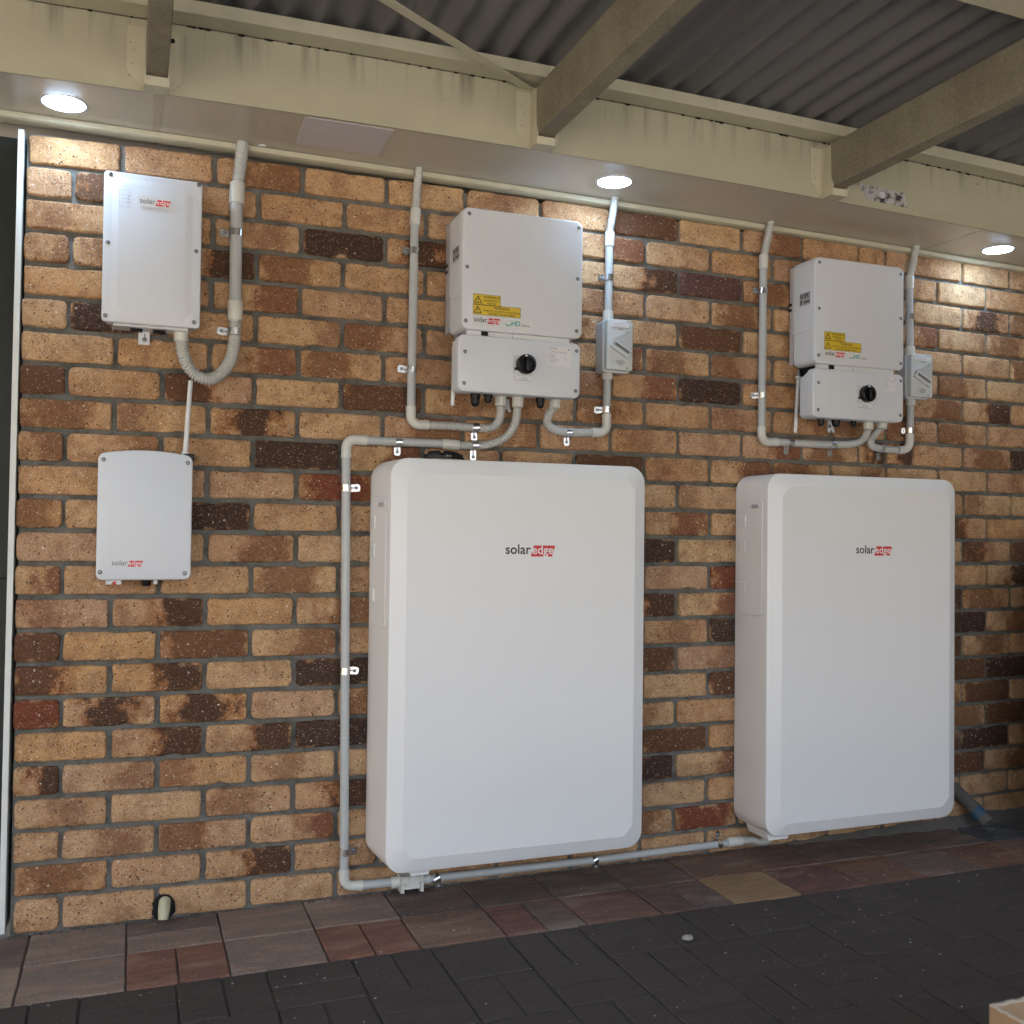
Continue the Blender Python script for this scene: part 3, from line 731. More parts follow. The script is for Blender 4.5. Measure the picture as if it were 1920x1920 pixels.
# A: thick conduit to the slim white box
conduit('thick grey conduit looping up from below the slim upper white box to the soffit', (0.5326, -0.0220, 1.7774), [
 ('flex', [(0.5454, -0.0268, 2.1000), (0.5398, -0.0320, 2.0380), (0.5333, -0.0240, 1.9711)], r32), ('coupling', [(0.5325, -0.0240, 1.9768), (0.5309, -0.0220, 1.9202)], r32),
 ('pipe', [(0.5308, -0.0220, 1.9231), (0.5320, -0.0220, 1.6506)], r32), ('coupling', [(0.5319, -0.0220, 1.6549), (0.5321, -0.0220, 1.6011)], r32),
 ('flex', [(0.5321, -0.0220, 1.6026), (0.5322, -0.0220, 1.5531), (0.5230, -0.0260, 1.4966), (0.5008, -0.0340, 1.4563), (0.4690, -0.0420, 1.4344), (0.4347, -0.0440, 1.4418), (0.4087, -0.0420, 1.4715), (0.3975, -0.0360, 1.5099), (0.3951, -0.0340, 1.5357)], r32),
 ('coupling', [(0.3945, -0.0340, 1.5314), (0.3937, -0.0340, 1.5796)], .0155)])
# B: left conduit of inverter 1
conduit('grey conduit dropping from the soffit at the left side of the left inverter', (1.0284, -0.0200, 1.6463), [
 ('flex', [(1.0397, -0.0357, 2.0984), (1.0358, -0.0300, 2.0484), (1.0330, -0.0210, 1.9699)], r25), ('coupling', [(1.0341, -0.0200, 1.9719), (1.0316, -0.0200, 1.9232)], r25),
 ('pipe', [(1.0315, -0.0200, 1.9263), (1.0281, -0.0200, 1.3924)], r25), ('elbow', [(1.0280, -0.0200, 1.3955), (1.0280, -0.0200, 1.3430), (1.0807, -0.0200, 1.3441)], r25),
 ('flex', [(1.0791, -0.0200, 1.3440), (1.1570, -0.0200, 1.3447), (1.2474, -0.0220, 1.3426), (1.2823, -0.0320, 1.3513), (1.2904, -0.0550, 1.3779), (1.2806, -0.0850, 1.4101)], r25), ('gland', [(1.2748, -0.1000, 1.4344), (1.2744, -0.1000, 1.4018)], r25)])
# C: main run round the left battery
conduit('long grey conduit from the left inverter round the left battery and along the wall foot', (0.8484, -0.0200, 0.7269), [
 ('gland', [(1.3280, -0.1000, 1.4345), (1.3275, -0.1000, 1.4017)], r25), ('flex', [(1.3333, -0.0850, 1.4084), (1.3359, -0.0600, 1.3608), (1.3184, -0.0360, 1.3209), (1.2809, -0.0240, 1.2996), (1.2321, -0.0200, 1.2899), (1.1708, -0.0200, 1.2896)], r25),
 ('coupling', [(1.1741, -0.0200, 1.2898), (1.1234, -0.0200, 1.2915)], r25), ('pipe', [(1.1283, -0.0200, 1.2917), (0.8945, -0.0200, 1.2908)], r25),
 ('elbow', [(0.8991, -0.0200, 1.2910), (0.8419, -0.0200, 1.2930), (0.8420, -0.0200, 1.2403)], r25), ('pipe', [(0.8419, -0.0200, 1.2448), (0.8480, -0.0200, 0.6522), (0.8539, -0.0200, 0.0771)], r25),
 ('elbow', [(0.8538, -0.0200, 0.0860), (0.8545, -0.0200, 0.0400), (0.9059, -0.0200, 0.0356)], r25), ('pipe', [(0.9014, -0.0200, 0.0361), (0.9968, -0.0200, 0.0343)], r25),
 ('coupling', [(0.9890, -0.0200, 0.0337), (1.0176, -0.0240, 0.0348)], .0135), ('coupling', [(1.0590, -0.0220, 0.0340), (1.1041, -0.0200, 0.0321)], .0118),
 ('pipe', [(1.0945, -0.0200, 0.0324), (1.6211, -0.0200, 0.0306), (2.1186, -0.0200, 0.0352)], .0115), ('coupling', [(2.1064, -0.0200, 0.0364), (2.1613, -0.0200, 0.0379)], .0125),
 ('flex', [(2.1592, -0.0200, 0.0381), (2.1934, -0.0240, 0.0377), (2.2264, -0.0360, 0.0327), (2.2377, -0.0550, 0.0441), (2.2393, -0.0700, 0.0655)], .0125)])
# D: right conduit of inverter 1, through the isolator
conduit('grey conduit from the soffit through the left isolator switch', (1.6602, -0.0200, 1.7684), [
 ('flex', [(1.6673, -0.0410, 2.0938), (1.6660, -0.0320, 2.0421), (1.6593, -0.0210, 1.9758)], r25), ('coupling', [(1.6607, -0.0200, 1.9779), (1.6593, -0.0200, 1.9308)], r25),
 ('pipe', [(1.6593, -0.0200, 1.9341), (1.6580, -0.0200, 1.7213)], r25), ('gland', [(1.6563, -0.0220, 1.6974), (1.6559, -0.0220, 1.7291)], r25)])
conduit('grey conduit from the left isolator switch bending back up into the left inverter', (1.6547, -0.0200, 1.4341), [
 ('gland', [(1.6561, -0.0220, 1.5455), (1.6556, -0.0220, 1.5138)], r25), ('pipe', [(1.6565, -0.0200, 1.5208), (1.6560, -0.0200, 1.4009)], r25),
 ('elbow', [(1.6559, -0.0200, 1.4059), (1.6556, -0.0200, 1.3493), (1.6043, -0.0200, 1.3469)], r25),
 ('flex', [(1.6080, -0.0200, 1.3470), (1.5483, -0.0200, 1.3442), (1.4867, -0.0260, 1.3457), (1.4489, -0.0400, 1.3620), (1.4419, -0.0600, 1.3854), (1.4500, -0.0850, 1.4118)], r25), ('gland', [(1.4458, -0.1000, 1.4368), (1.4453, -0.1000, 1.4051)], r25)])
# E: left conduit of inverter 2
conduit('grey conduit dropping from the soffit at the left side of the right inverter', (2.2283, -0.0200, 1.7154), [
 ('flex', [(2.2428, -0.0441, 2.0866), (2.2404, -0.0320, 2.0346), (2.2298, -0.0210, 1.9650)], r25), ('coupling', [(2.2304, -0.0200, 1.9689), (2.2298, -0.0200, 1.9224)], r25),
 ('pipe', [(2.2297, -0.0200, 1.9295), (2.2267, -0.0200, 1.3885)], r25), ('elbow', [(2.2266, -0.0200, 1.3956), (2.2270, -0.0200, 1.3442), (2.2881, -0.0200, 1.3468)], r25),
 ('flex', [(2.2838, -0.0200, 1.3466), (2.3801, -0.0200, 1.3463), (2.5116, -0.0200, 1.3474), (2.5963, -0.0260, 1.3542), (2.6255, -0.0450, 1.3723), (2.6178, -0.0750, 1.4040)], r25), ('gland', [(2.6060, -0.0900, 1.4310), (2.6051, -0.0900, 1.3984)], r25)])
# F: right conduit of inverter 2
conduit('grey conduit from the soffit through the right isolator switch', (2.8453, -0.0200, 1.8049), [
 ('flex', [(2.8575, -0.0401, 2.0759), (2.8541, -0.0300, 2.0240), (2.8424, -0.0210, 1.9584)], r25), ('coupling', [(2.8433, -0.0200, 1.9625), (2.8424, -0.0200, 1.9149)], r25),
 ('pipe', [(2.8423, -0.0200, 1.9225), (2.8458, -0.0200, 1.7006)], r25), ('gland', [(2.8452, -0.0220, 1.6755), (2.8451, -0.0220, 1.7096)], r25)])
conduit('grey conduit from the right isolator switch bending back up into the right inverter', (2.8493, -0.0200, 1.4639), [
 ('gland', [(2.8483, -0.0220, 1.5356), (2.8484, -0.0220, 1.5015)], r25), ('pipe', [(2.8502, -0.0200, 1.5075), (2.8472, -0.0200, 1.3919)], r25),
 ('elbow', [(2.8472, -0.0200, 1.3995), (2.8450, -0.0200, 1.3446), (2.7906, -0.0200, 1.3405)], r25),
 ('flex', [(2.7954, -0.0200, 1.3407), (2.7391, -0.0200, 1.3421), (2.6795, -0.0300, 1.3464), (2.6528, -0.0450, 1.3625), (2.6580, -0.0600, 1.3854), (2.6698, -0.0750, 1.4120)], r25), ('gland', [(2.6657, -0.0900, 1.4323), (2.6624, -0.0900, 1.4030)], r25)])

# saddles: a half band over the pipe and a flat lug with a keyhole slot and a screw
def saddle(label, c, lug, r=r25, wid=.019, lw=.021):
    """c: band centre on the pipe, lug: centre of the lug, both (x, y, z)"""
    c = Vector(c); l = Vector(lug); T = thing('pipe_clip', label, 'pipe clip', c, 'galvanised pipe clips'); T.location = c
    d = Vector((l.x-c.x, 0, l.z-c.z)); D = d.length; d = d/D; t = Vector((-d.z, 0, d.x))   # d: towards the lug, t: along the pipe
    R1 = r*1.10; n = 12; bm = BM(); prof = []
    for i in range(n+1):
        a = math.pi*i/n; prof.append((R1*math.cos(a), -R1*math.sin(a)))
    prof = [(R1, -c.y-.0030)]+prof[0:]+[(-R1, -c.y-.004)]
    outer = [(p*1.0, q) for p, q in prof]
    loops = []
    for s in (-wid/2, wid/2):
        L = []
        for p, q in outer: L.append(c+d*p+Vector((0, q, 0))+t*s)
        loops.append(L)
    for i in range(len(outer)-1): quad(bm, [loops[0][i], loops[0][i+1], loops[1][i+1], loops[1][i]])
    bmesh.ops.remove_doubles(bm, verts=bm.verts[:], dist=1e-5); bmesh.ops.solidify(bm, geom=bm.faces[:], thickness=.0012)
    obj('band', bm, 'zinc', T, smooth=True, angle=60)
    # lug plate, with rounded free end
    L0 = R1*.95; L1 = D+.012; bm = BM(); pts = [(L0, -lw/2), (L1-.007, -lw/2)]
    for k in range(1, 6): a = -math.pi/2+math.pi/2*k/5; pts.append((L1-.007+.007*math.cos(a), -lw/2+.007+.007*math.sin(a)))
    for k in range(0, 5): a = math.pi/2*k/5; pts.append((L1-.007+.007*math.cos(a), lw/2-.007+.007*math.sin(a)))
    pts += [(L1-.007, lw/2), (L0, lw/2)]
    def W3(p, q, y): v = c+d*p+t*q; return (v.x, y, v.z)
    loft(bm, [[W3(p, q, -.0035) for p, q in pts], [W3(p, q, -.0052) for p, q in pts]]); lp = obj('lug', bm, 'zinc', T)
    bm = BM()                                                  # dark keyhole slot, 0.3 mm proud of the plate
    P = [(L0+.002, -.0016), (D-.003, -.0016)]
    for k in range(9): a = math.radians(-150+300*k/8); P.append((D+.0048*math.cos(a), .0048*math.sin(a)))
    P += [(D-.003, .0016), (L0+.002, .0016)]
    loft(bm, [[W3(p, q, -.0048) for p, q in P], [W3(p, q, -.0055) for p, q in P]]); obj('keyhole', bm, 'greyink', lp)
    s = c+d*D; bm = BM(); loft(bm, [[(s.x+rr_*math.cos(2*math.pi*i/14), y, s.z+rr_*math.sin(2*math.pi*i/14)) for i in range(14)] for rr_, y in ((.0042, -.0050), (.0040, -.0068), (.0024, -.0078))]); obj('screw', bm, 'steel', lp, smooth=True, angle=40)
    return T
S = saddle
S('upper clip on the thick left conduit, lug on the near-black brick', (0.5301, -0.0220, 1.8398), (0.5012, 0.0000, 1.8410), r32)
S('clip round the flexible part of the thick left conduit just above its loop', (0.5319, -0.0220, 1.5706), (0.4988, 0.0000, 1.5733), r32)
S('upper clip on the conduit left of the left inverter', (1.0311, -0.0200, 1.8469), (1.0100, 0.0000, 1.8498))
S('lower clip on the conduit left of the left inverter', (1.0289, -0.0200, 1.5023), (1.0023, 0.0000, 1.5049))
S('clip under the flexible conduit below the left inverter, upper of two in line', (1.2247, -0.0200, 1.3433), (1.2268, 0.0000, 1.3166), lw=.019)
S('clip under the coupling end of the long conduit, lower of two in line', (1.2237, -0.0200, 1.2911), (1.2243, 0.0000, 1.2577), lw=.019)
S('clip on the horizontal conduit above the top left corner of the left battery', (0.9924, -0.0200, 1.2905), (0.9932, 0.0000, 1.2643), lw=.019)
S('top clip on the tall conduit left of the left battery', (0.8433, -0.0200, 1.1545), (0.8748, 0.0000, 1.1561))
S('middle clip on the tall conduit left of the left battery', (0.8482, -0.0200, 0.6402), (0.8782, 0.0000, 0.6379))
S('bottom clip on the tall conduit left of the left battery', (0.8530, -0.0200, 0.1350), (0.8814, 0.0000, 0.1306))
S('upper clip on the conduit above the left isolator switch', (1.6586, -0.0200, 1.8335), (1.6397, 0.0000, 1.8346))
S('clip on the conduit below the left isolator switch', (1.6557, -0.0200, 1.4208), (1.6314, 0.0000, 1.4201))
S('clip under the flexible conduit at the right end of the left inverter', (1.5250, -0.0200, 1.3431), (1.5270, 0.0000, 1.3154), lw=.019)
S('upper clip on the conduit left of the right inverter', (2.2293, -0.0200, 1.8474), (2.2096, 0.0000, 1.8499))
S('lower clip on the conduit left of the right inverter', (2.2279, -0.0200, 1.5003), (2.2040, 0.0000, 1.4996))
S('left one of the two clips under the flexible conduit below the right inverter', (2.3392, -0.0200, 1.3473), (2.3348, 0.0000, 1.3198), lw=.019)
S('second clip under the flexible conduit below the right inverter', (2.5116, -0.0200, 1.3474), (2.5144, 0.0000, 1.3197), lw=.019)
S('clip on the conduit above the right isolator switch, half hidden by the right inverter', (2.8440, -0.0200, 1.8162), (2.8301, 0.0000, 1.8189))
S('clip on the conduit below the right isolator switch', (2.8471, -0.0200, 1.4127), (2.8344, 0.0000, 1.4120))
S('clip under the short flexible bend at the far right end of the right inverter', (2.7182, -0.0200, 1.3422), (2.7218, 0.0000, 1.3148), lw=.019)
S('clip on the bottom conduit just right of the left battery foot', (1.1233, -0.0200, 0.0308), (1.1361, 0.0000, 0.0012), .0115)
S('clip at the middle of the bottom conduit between the batteries', (1.6301, -0.0200, 0.0313), (1.6437, 0.0000, 0.0024), .0115, .015)
S('clip on the bottom conduit near the right battery, screw standing above the pipe', (2.0742, -0.0200, 0.0379), (2.0787, 0.0000, 0.0609), .0115, .019, .014)

# ================================================================== prints
def logo(T, x0, x1, zb, y, grey='ink', bd=.004):
    """the maker's word: dark 'solar' and pale 'edge' on a slanted red block; zb = baseline"""
    W_ = x1-x0; u = W_/93.
    bm = BM(); text_bm(bm, "solar", x0, zb, y, w=u*47, h=None, bold=bd)
    lt = obj('lettering', bm, grey, T)
    bm = BM(); a = x0+u*47; quad(bm, [(a, y, zb-u*4.6), (x1-u*5.6, y, zb-u*4.6), (x1, y, zb+u*14.8), (a+u*5.6, y, zb+u*14.8)]); obj('red_block', bm, 'red', T)
    bm = BM(); text_bm(bm, "edge", a+u*2.6, zb, y-.0006, w=u*40, bold=bd); obj('pale_lettering', bm, 'paleprint', T)
def warning(T, x0, x1, z0, z1, y, lines, tri_w):
    bm = BM(); flat(bm, x0, x1, z0, z1, y); lb = obj('warning_label', bm, 'yellow', T)
    h = z1-z0; bm = BM()
    e = .0009; yy = y-.0005
    for q in ((x0, x1, z0, z0+e), (x0, x1, z1-e, z1), (x0, x0+e, z0, z1), (x1-e, x1, z0, z1)): flat(bm, *q, yy)
    # warning triangle with exclamation bolt
    cx = x0+tri_w*.55; tz0 = z0+h*.16; tz1 = z1-h*.14; hw = (tz1-tz0)*.60; t = .0019
    A = [(cx-hw, tz0), (cx+hw, tz0), (cx, tz1)]; Bc = [(cx-hw+t*1.8, tz0+t), (cx+hw-t*1.8, tz0+t), (cx, tz1-t*2.1)]
    for i in range(3):
        a, b = A[i], A[(i+1) % 3]; c_, d_ = Bc[(i+1) % 3], Bc[i]
        quad(bm, [(a[0], yy, a[1]), (b[0], yy, b[1]), (c_[0], yy, c_[1]), (d_[0], yy, d_[1])])
    hh = tz1-tz0; flat(bm, cx-.0009, cx+.0009, tz0+hh*.34, tz0+hh*.66, yy); flat(bm, cx-.0009, cx+.0009, tz0+hh*.16, tz0+hh*.26, yy)
    obj('warning_symbol', bm, 'ink', lb)
    bm = BM(); xc = (x0+tri_w+x1)/2+.001; avail = x1-x0-tri_w-.004
    for s, f, hw_, wmax in lines:
        text_bm(bm, s, xc, z0+h*f, yy, w=avail*wmax, h=h*hw_, center=True, bold=.025)
    obj('warning_text', bm, 'yellowink', lb)
screw_src = None
def screw(T, x, z, y, r=.0052):
    global screw_src
    if screw_src is None:
        bm = BM(); n = 18
        loft(bm, [[(q*math.cos(2*math.pi*i/n), yy, q*math.sin(2*math.pi*i/n)) for i in range(n)] for q, yy in ((.0058, .0006), (.0056, -.0008), (.0040, -.0022), (.0026, -.0024), (.0022, -.0012), (.0004, -.0012))], False, True)
        screw_src = obj('screw', bm, 'steel', T, smooth=True, angle=35, base=(x, y, z)) if False else None
        me = bpy.data.meshes.new('screw'); bmesh.ops.recalc_face_normals(bm, faces=bm.faces); bm.to_mesh(me); bm.free(); me.materials.append(MT['steel'])
        me.polygons.foreach_set("use_smooth", [True]*len(me.polygons)); me.set_sharp_from_angle(angle=math.radians(35)); screw_src = me
    o = bpy.data.objects.new('screw', screw_src); COL.objects.link(o); o.parent = T; o.location = Vector((x, y, z))-WL[T.name]; o.rotation_euler = (0, rnd.uniform(0, 6), 0)
    # dark countersink ring
    return o

# ================================================================== inverters
def inverter(lab, ux, uz, lx, lz, yf, ysink, yb, ylb, P):
    x0, x1 = ux; z0, z1 = uz; T = thing('inverter', lab, 'inverter', (x0, 0, lz[0]), 'white inverters under the eave')
    bm = BM(); 
    for k in range(9): a = x0+.006+(x1-x0-.012)*k/8; box(bm, a-.0012, a+.0012, -.012, yb+.004 if False else -(-yb), z0+.022, z1-.018)
    box(bm, x0+.001, x1-.001, -.010, ysink, z0+.012, z1-.012, .002); hs = obj('heat_sink', bm, 'alu', T)
    bm = BM(); slab(bm, x0+.003, x1-.003, z0+.001, z1-.001, yb, yf+.012, .020, .003); slab(bm, x0-.001, x1+.001, z0+.10, z1, yb, yf+.012, .020, .003)
    obj('housing', bm, 'white', T, smooth=True, angle=40)
    bm = BM(); slab(bm, x0, x1, z0, z1, yf+.0115, yf, .021, .0045, 8); cov = obj('cover', bm, 'white', T, smooth=True, angle=40)
    for px, pz in P['us']: screw(cov, px, pz, yf)
    # rating sticker on the left cheek
    xs = x0-.0016; bm = BM(); sy0, sy1, sz0, sz1 = P['st']
    quad(bm, [(xs, sy0, sz0), (xs, sy1, sz0), (xs, sy1, sz1), (xs, sy0, sz1)]); st = obj('rating_sticker', bm, 'silver', T)
    bm = BM(); dy = sy1-sy0; dz = sz1-sz0; xs -= .0006
    for a, b, c_, d_ in ((.08, .22, .1, .45), (.3, .38, .55, .9), (.5, .62, .55, .9), (.72, .82, .6, .9), (.42, .95, .18, .30), (.08, .2, .6, .9)):
        quad(bm, [(xs, sy0+dy*a, sz0+dz*c_), (xs, sy0+dy*b, sz0+dz*c_), (xs, sy0+dy*b, sz0+dz*d_), (xs, sy0+dy*a, sz0+dz*d_)])
    obj('sticker_print', bm, 'ink', st)
    bm = BM()                                                   # small black marks on the heat sink edge
    for q, (a, b) in enumerate(((.55, .575), (.60, .63))):
        zz0 = z0+(z1-z0)*a; zz1 = z0+(z1-z0)*b; xx = x0+.0004
        quad(bm, [(xx, -.003-(0), zz0), (xx, ysink*.8, zz0), (xx, ysink*.8, zz1), (xx, -.003, zz1)])
    obj('sink_marks', bm, 'ink', hs)
    # connection box
    a0, a1 = lx; c0, c1 = lz; ybl = ylb
    bm = BM(); slab(bm, a0, a1, c0, c1, yf+.0115+.02, yf+.011, .018, .002, 6)
    L = []
    for y, tz in ((ybl, .028), (ybl-.006, .024), (yf+.030, .003)):
        L.append([(x, y, min(z, c1-tz)) for x, z in rr(a0+.0015, a1-.0015, c0+.0015, c1-.001, .016, 6)])
    loft(bm, L); obj('connection_box', bm, 'white', T, smooth=True, angle=40)
    bm = BM(); slab(bm, a0, a1, c0, c1, yf+.0115, yf, .0195, .0045, 8); cc = obj('box_cover', bm, 'white', T, smooth=True, angle=40)
    for px, pz in P['ls']: screw(cc, px, pz, yf)
    # bridge plate between the two covers
    bm = BM(); box(bm, a0+.03, a1-.03, yf+.014, yf+.03, c1-.008, z0+.01); box(bm, a0+.165, a0+.19, yf+.008, yf+.016, c1+.0015, z0-.001)
    br = obj('bridge_plate', bm, 'whitegloss', T)
    bm = BM(); box(bm, a0+.072, a0+.09, yf+.0085, yf+.0145, c1-.004, z0+.006); obj('cable_slot', bm, 'blackmatte', br)
    bm = BM(); box(bm, a0+.040, a1-.02, -.012, yf+.05, c1-.012, z0+.02); obj('dark_gap_fill', bm, 'blackmatte', T)  # black block filling the dark gap behind the two covers
    # rotary switch
    kx, kz = P['knob']; s = .0285
    bm = BM(); box(bm, kx-s-.0055, kx+s-.004, yf-.0022, yf+.001, kz-s-.003, kz+s-.003, .0006); sp = obj('switch_plate', bm, 'iso', T)
    bm = BM(); n = 32
    loft(bm, [[(kx+r*math.cos(2*math.pi*i/n), y, kz+r*math.sin(2*math.pi*i/n)) for i in range(n)] for r, y in ((.0275, yf-.0022), (.0285, yf-.010), (.0275, yf-.020), (.0235, yf-.0225), (.0200, yf-.0215), (.0190, yf-.014), (.004, yf-.014))], True, True)
    box(bm, kx-.0065, kx+.0055, yf-.031, yf-.013, kz-.0195, kz+.0185, .002)
    box(bm, kx-.033, kx-.020, yf-.010, yf-.003, kz-.018, kz-.011, .001)
    kn = obj('rotary_knob', bm, 'black', sp, smooth=True, angle=35)
    bm = BM(); flat(bm, kx-.008, kx-.0005, kz+.0205, kz+.0245, yf-.0231); flat(bm, kx-.0265, kx-.0245, kz-.026, kz-.020, yf-.0026); obj('knob_marks', bm, 'paleprint', sp)
    bm = BM(); box(bm, kx-s-.003, kx+s-.004, yf-.0016, yf+.001, kz-s-.018, kz-s-.0055); bl = obj('isolator_label', bm, 'sticker', T)
    bm = BM(); w_ = 2*s-.001
    text_bm(bm, "PV ARRAY", kx-.003, kz-s-.0108, yf-.0021, h=.0031, center=True); text_bm(bm, "DC ISOLATOR", kx-.003, kz-s-.0155, yf-.0021, h=.0031, center=True)
    for q in ((kx-s-.0025, kx-s-.0018, kz-s-.0175, kz-s-.006), (kx-s-.0025, kx+s-.0045, kz-s-.0178, kz-s-.0171)): flat(bm, *q, yf-.0020)
    obj('label_text', bm, 'greyink', bl)
    # data sticker
    dx0, dx1, dz0, dz1 = P['data']; bm = BM(); flat(bm, dx0, dx1, dz0, dz1, yf-.0004); ds = obj('data_sticker', bm, 'sticker', T)
    bm = BM(); rs = random.Random(4); w_ = dx1-dx0; h_ = dz1-dz0
    text_bm(bm, "solaredge", dx0+w_*.06, dz0+h_*.87, yf-.0009, w=w_*.33)
    text_bm(bm, "DC Switch Disconnector", dx0+w_*.5, dz0+h_*.70, yf-.0009, w=w_*.70, center=True); flat(bm, dx1-w_*.12, dx1-w_*.06, dz0+h_*.84, dz0+h_*.92, yf-.0009)
    obj('sticker_heading', bm, 'greyink', ds)
    bm = BM()
    for k in range(8):
        zz = dz0+h_*(.60-.065*k); flat(bm, dx0+w_*.06, dx0+w_*rs.uniform(.25, .48), zz, zz+h_*.022, yf-.0009)
        if k % 2 == 0 and k < 6: flat(bm, dx0+w_*.72, dx0+w_*rs.uniform(.78, .94), zz, zz+h_*.022, yf-.0009)
    obj('sticker_lines', bm, 'faintink', ds)
    # brand prints and warning labels on the big cover
    lg = obj('logo_plate', (lambda b: (flat(b, *P['lp'], yf-.0003), b)[1])(BM()), 'whitegloss', T)
    logo(lg, *P['logo'], yf-.0008)
    bm = BM(); hx0, hx1, hz = P['hd']; hw = hx1-hx0
    text_bm(bm, "HD", hx0+hw*.26, hz, yf-.0008, w=hw*.36, bold=.02)
    pts = [(hx0+hw*.26*t, hz+.004-.0050*math.sin(math.pi*min(1, t*1.05))+(.002 if t < .1 else 0)) for t in [i/8 for i in range(9)]]
    for (a, b), (c_, d_) in zip(pts, pts[1:]): quad(bm, [(a, yf-.0008, b-.0017), (c_, yf-.0008, d_-.0017), (c_, yf-.0008, d_+.0013), (a, yf-.0008, b+.0013)])
    obj('wave_logo', bm, 'teal', lg)
    bm = BM(); text_bm(bm, "wave", hx0+hw*.66, hz-.001, yf-.0008, w=hw*.34); obj('wave_word', bm, 'greyink', lg)
    a = P['w1']; warning(T, *a, yf-.0004, [("WARNING", .66, .22, .96), ("HAZARDOUS D.C.", .38, .17, .94), ("VOLTAGE", .12, .17, .50)], .026)
    a = P['w2']; warning(T, *a, yf-.0004, [("WARNING", .64, .25, .42), ("PV ARRAY D.C. ISOLATORS DO NOT DE-ENERGISE", .36, .17, .98), ("THE PV ARRAY AND ARRAY CABLING", .10, .17, .72)], .026)
    # black cable glands below
    for gx_, gl, gr in P['gl']:
        bm = BM(); yg = yf+.045
        n = 20; zt = c0
        prof = [(gr*1.12, zt+.004), (gr*1.12, zt-gl*.35), (gr, zt-gl*.38), (gr*.96, zt-gl*.72), (gr*.8, zt-gl*.88), (gr*.45, zt-gl*.98), (.0005, zt-gl)]
        loft(bm, [[(gx_+r*math.cos(2*math.pi*i/n), yg+r*math.sin(2*math.pi*i/n), z) for i in range(n)] for r, z in prof])
        obj('cable_gland', bm, 'black', T, smooth=True, angle=35)
    # bottom fixing bracket
    bx = P['br']; bm = BM(); P2 = [(bx-.013, c0+.008), (bx-.013, c0-.030), (bx-.004, c0-.030), (bx-.002, c0-.022), (bx+.003, c0-.022), (bx+.007, c0-.030), (bx+.016, c0-.030), (bx+.010, c0-.012), (bx+.008, c0+.008)]
    loft(bm, [[(x, -.004, z) for x, z in P2], [(x, -.007, z) for x, z in P2]]); bb = obj('fixing_bracket', bm, 'white', T); screw(bb, bx-.006, c0-.010, -.0075)
    # white antenna rod clipped behind the connection box
    ax0, az0, ax1, az1, ay = P['ant']
    bm = BM(); v0 = Vector((ax0, ay, az0)); v1 = Vector((ax1, ay, az1)); d = v1-v0
    tube(bm, [v0, v0+d*.005, v0+d*.04, v0+d*.05, v0+d*.3, v1-d*.01, v1], [.009, .0108, .0108, .0065, .0062, .0058, .003], 16)
    an = obj('antenna', bm, 'whitegloss', T, smooth=True, angle=40)
    bm = BM(); tube(bm, [v0+Vector((0, 0, .022)), v0+Vector((0, 0, -.001))], .0055, 12); tube(bm, [v0+Vector((0, 0, .012)), v0+Vector((0, 0, .004))], .0075, 6); obj('connector', bm, 'steel', an)
    return T
wp = lambda t: t
inverter('left white inverter above the left battery, two yellow warning labels on its cover', (1.130, 1.4995), (1.6015, 1.946), (1.1215, 1.495), (1.4275, 1.588), -.170, -.040, -.052, -.105, dict(
    us=[(1.1487, 1.9277), (1.4869, 1.9279), (1.1444, 1.7769), (1.4835, 1.7771), (1.1418, 1.6253), (1.4819, 1.6237)],
    ls=[(1.1414, 1.5385), (1.4826, 1.5660), (1.1394, 1.4503), (1.4805, 1.4490)],
    st=(-.085, -.145, 1.805, 1.845), knob=(1.3211, 1.5140), data=((1.3928, 1.5283)[0], (1.4644, 1.5148)[0], (1.4306, 1.5171)[1], (1.4300, 1.5729)[1]),
    lp=((1.1622, 1.6256)[0], (1.3425, 1.6413)[0], (1.2484, 1.6103)[1], (1.2479, 1.6467)[1]),
    logo=((1.1662, 1.6229)[0], (1.2442, 1.6236)[0], (1.1938, 1.6253)[1]), hd=((1.2594, 1.6280)[0], (1.3344, 1.6252)[0], (1.2887, 1.6229)[1]),
    w1=((1.1631, 1.6707)[0], (1.2451, 1.6783)[0], (1.2027, 1.6729)[1], (1.2023, 1.7038)[1]), w2=((1.1627, 1.6467)[0], (1.3061, 1.6595)[0], (1.2319, 1.6453)[1], (1.2315, 1.6748)[1]),
    gl=[((1.1883, 1.4114)[0], .036, .0125), ((1.2270, 1.4137)[0], .023, .0115), ((1.3890, 1.4153)[0], .030, .0115)], br=(1.3275, 1.4017)[0],
    ant=(*(1.1421, 1.5804), *(1.1325, 1.3951), -.085)))
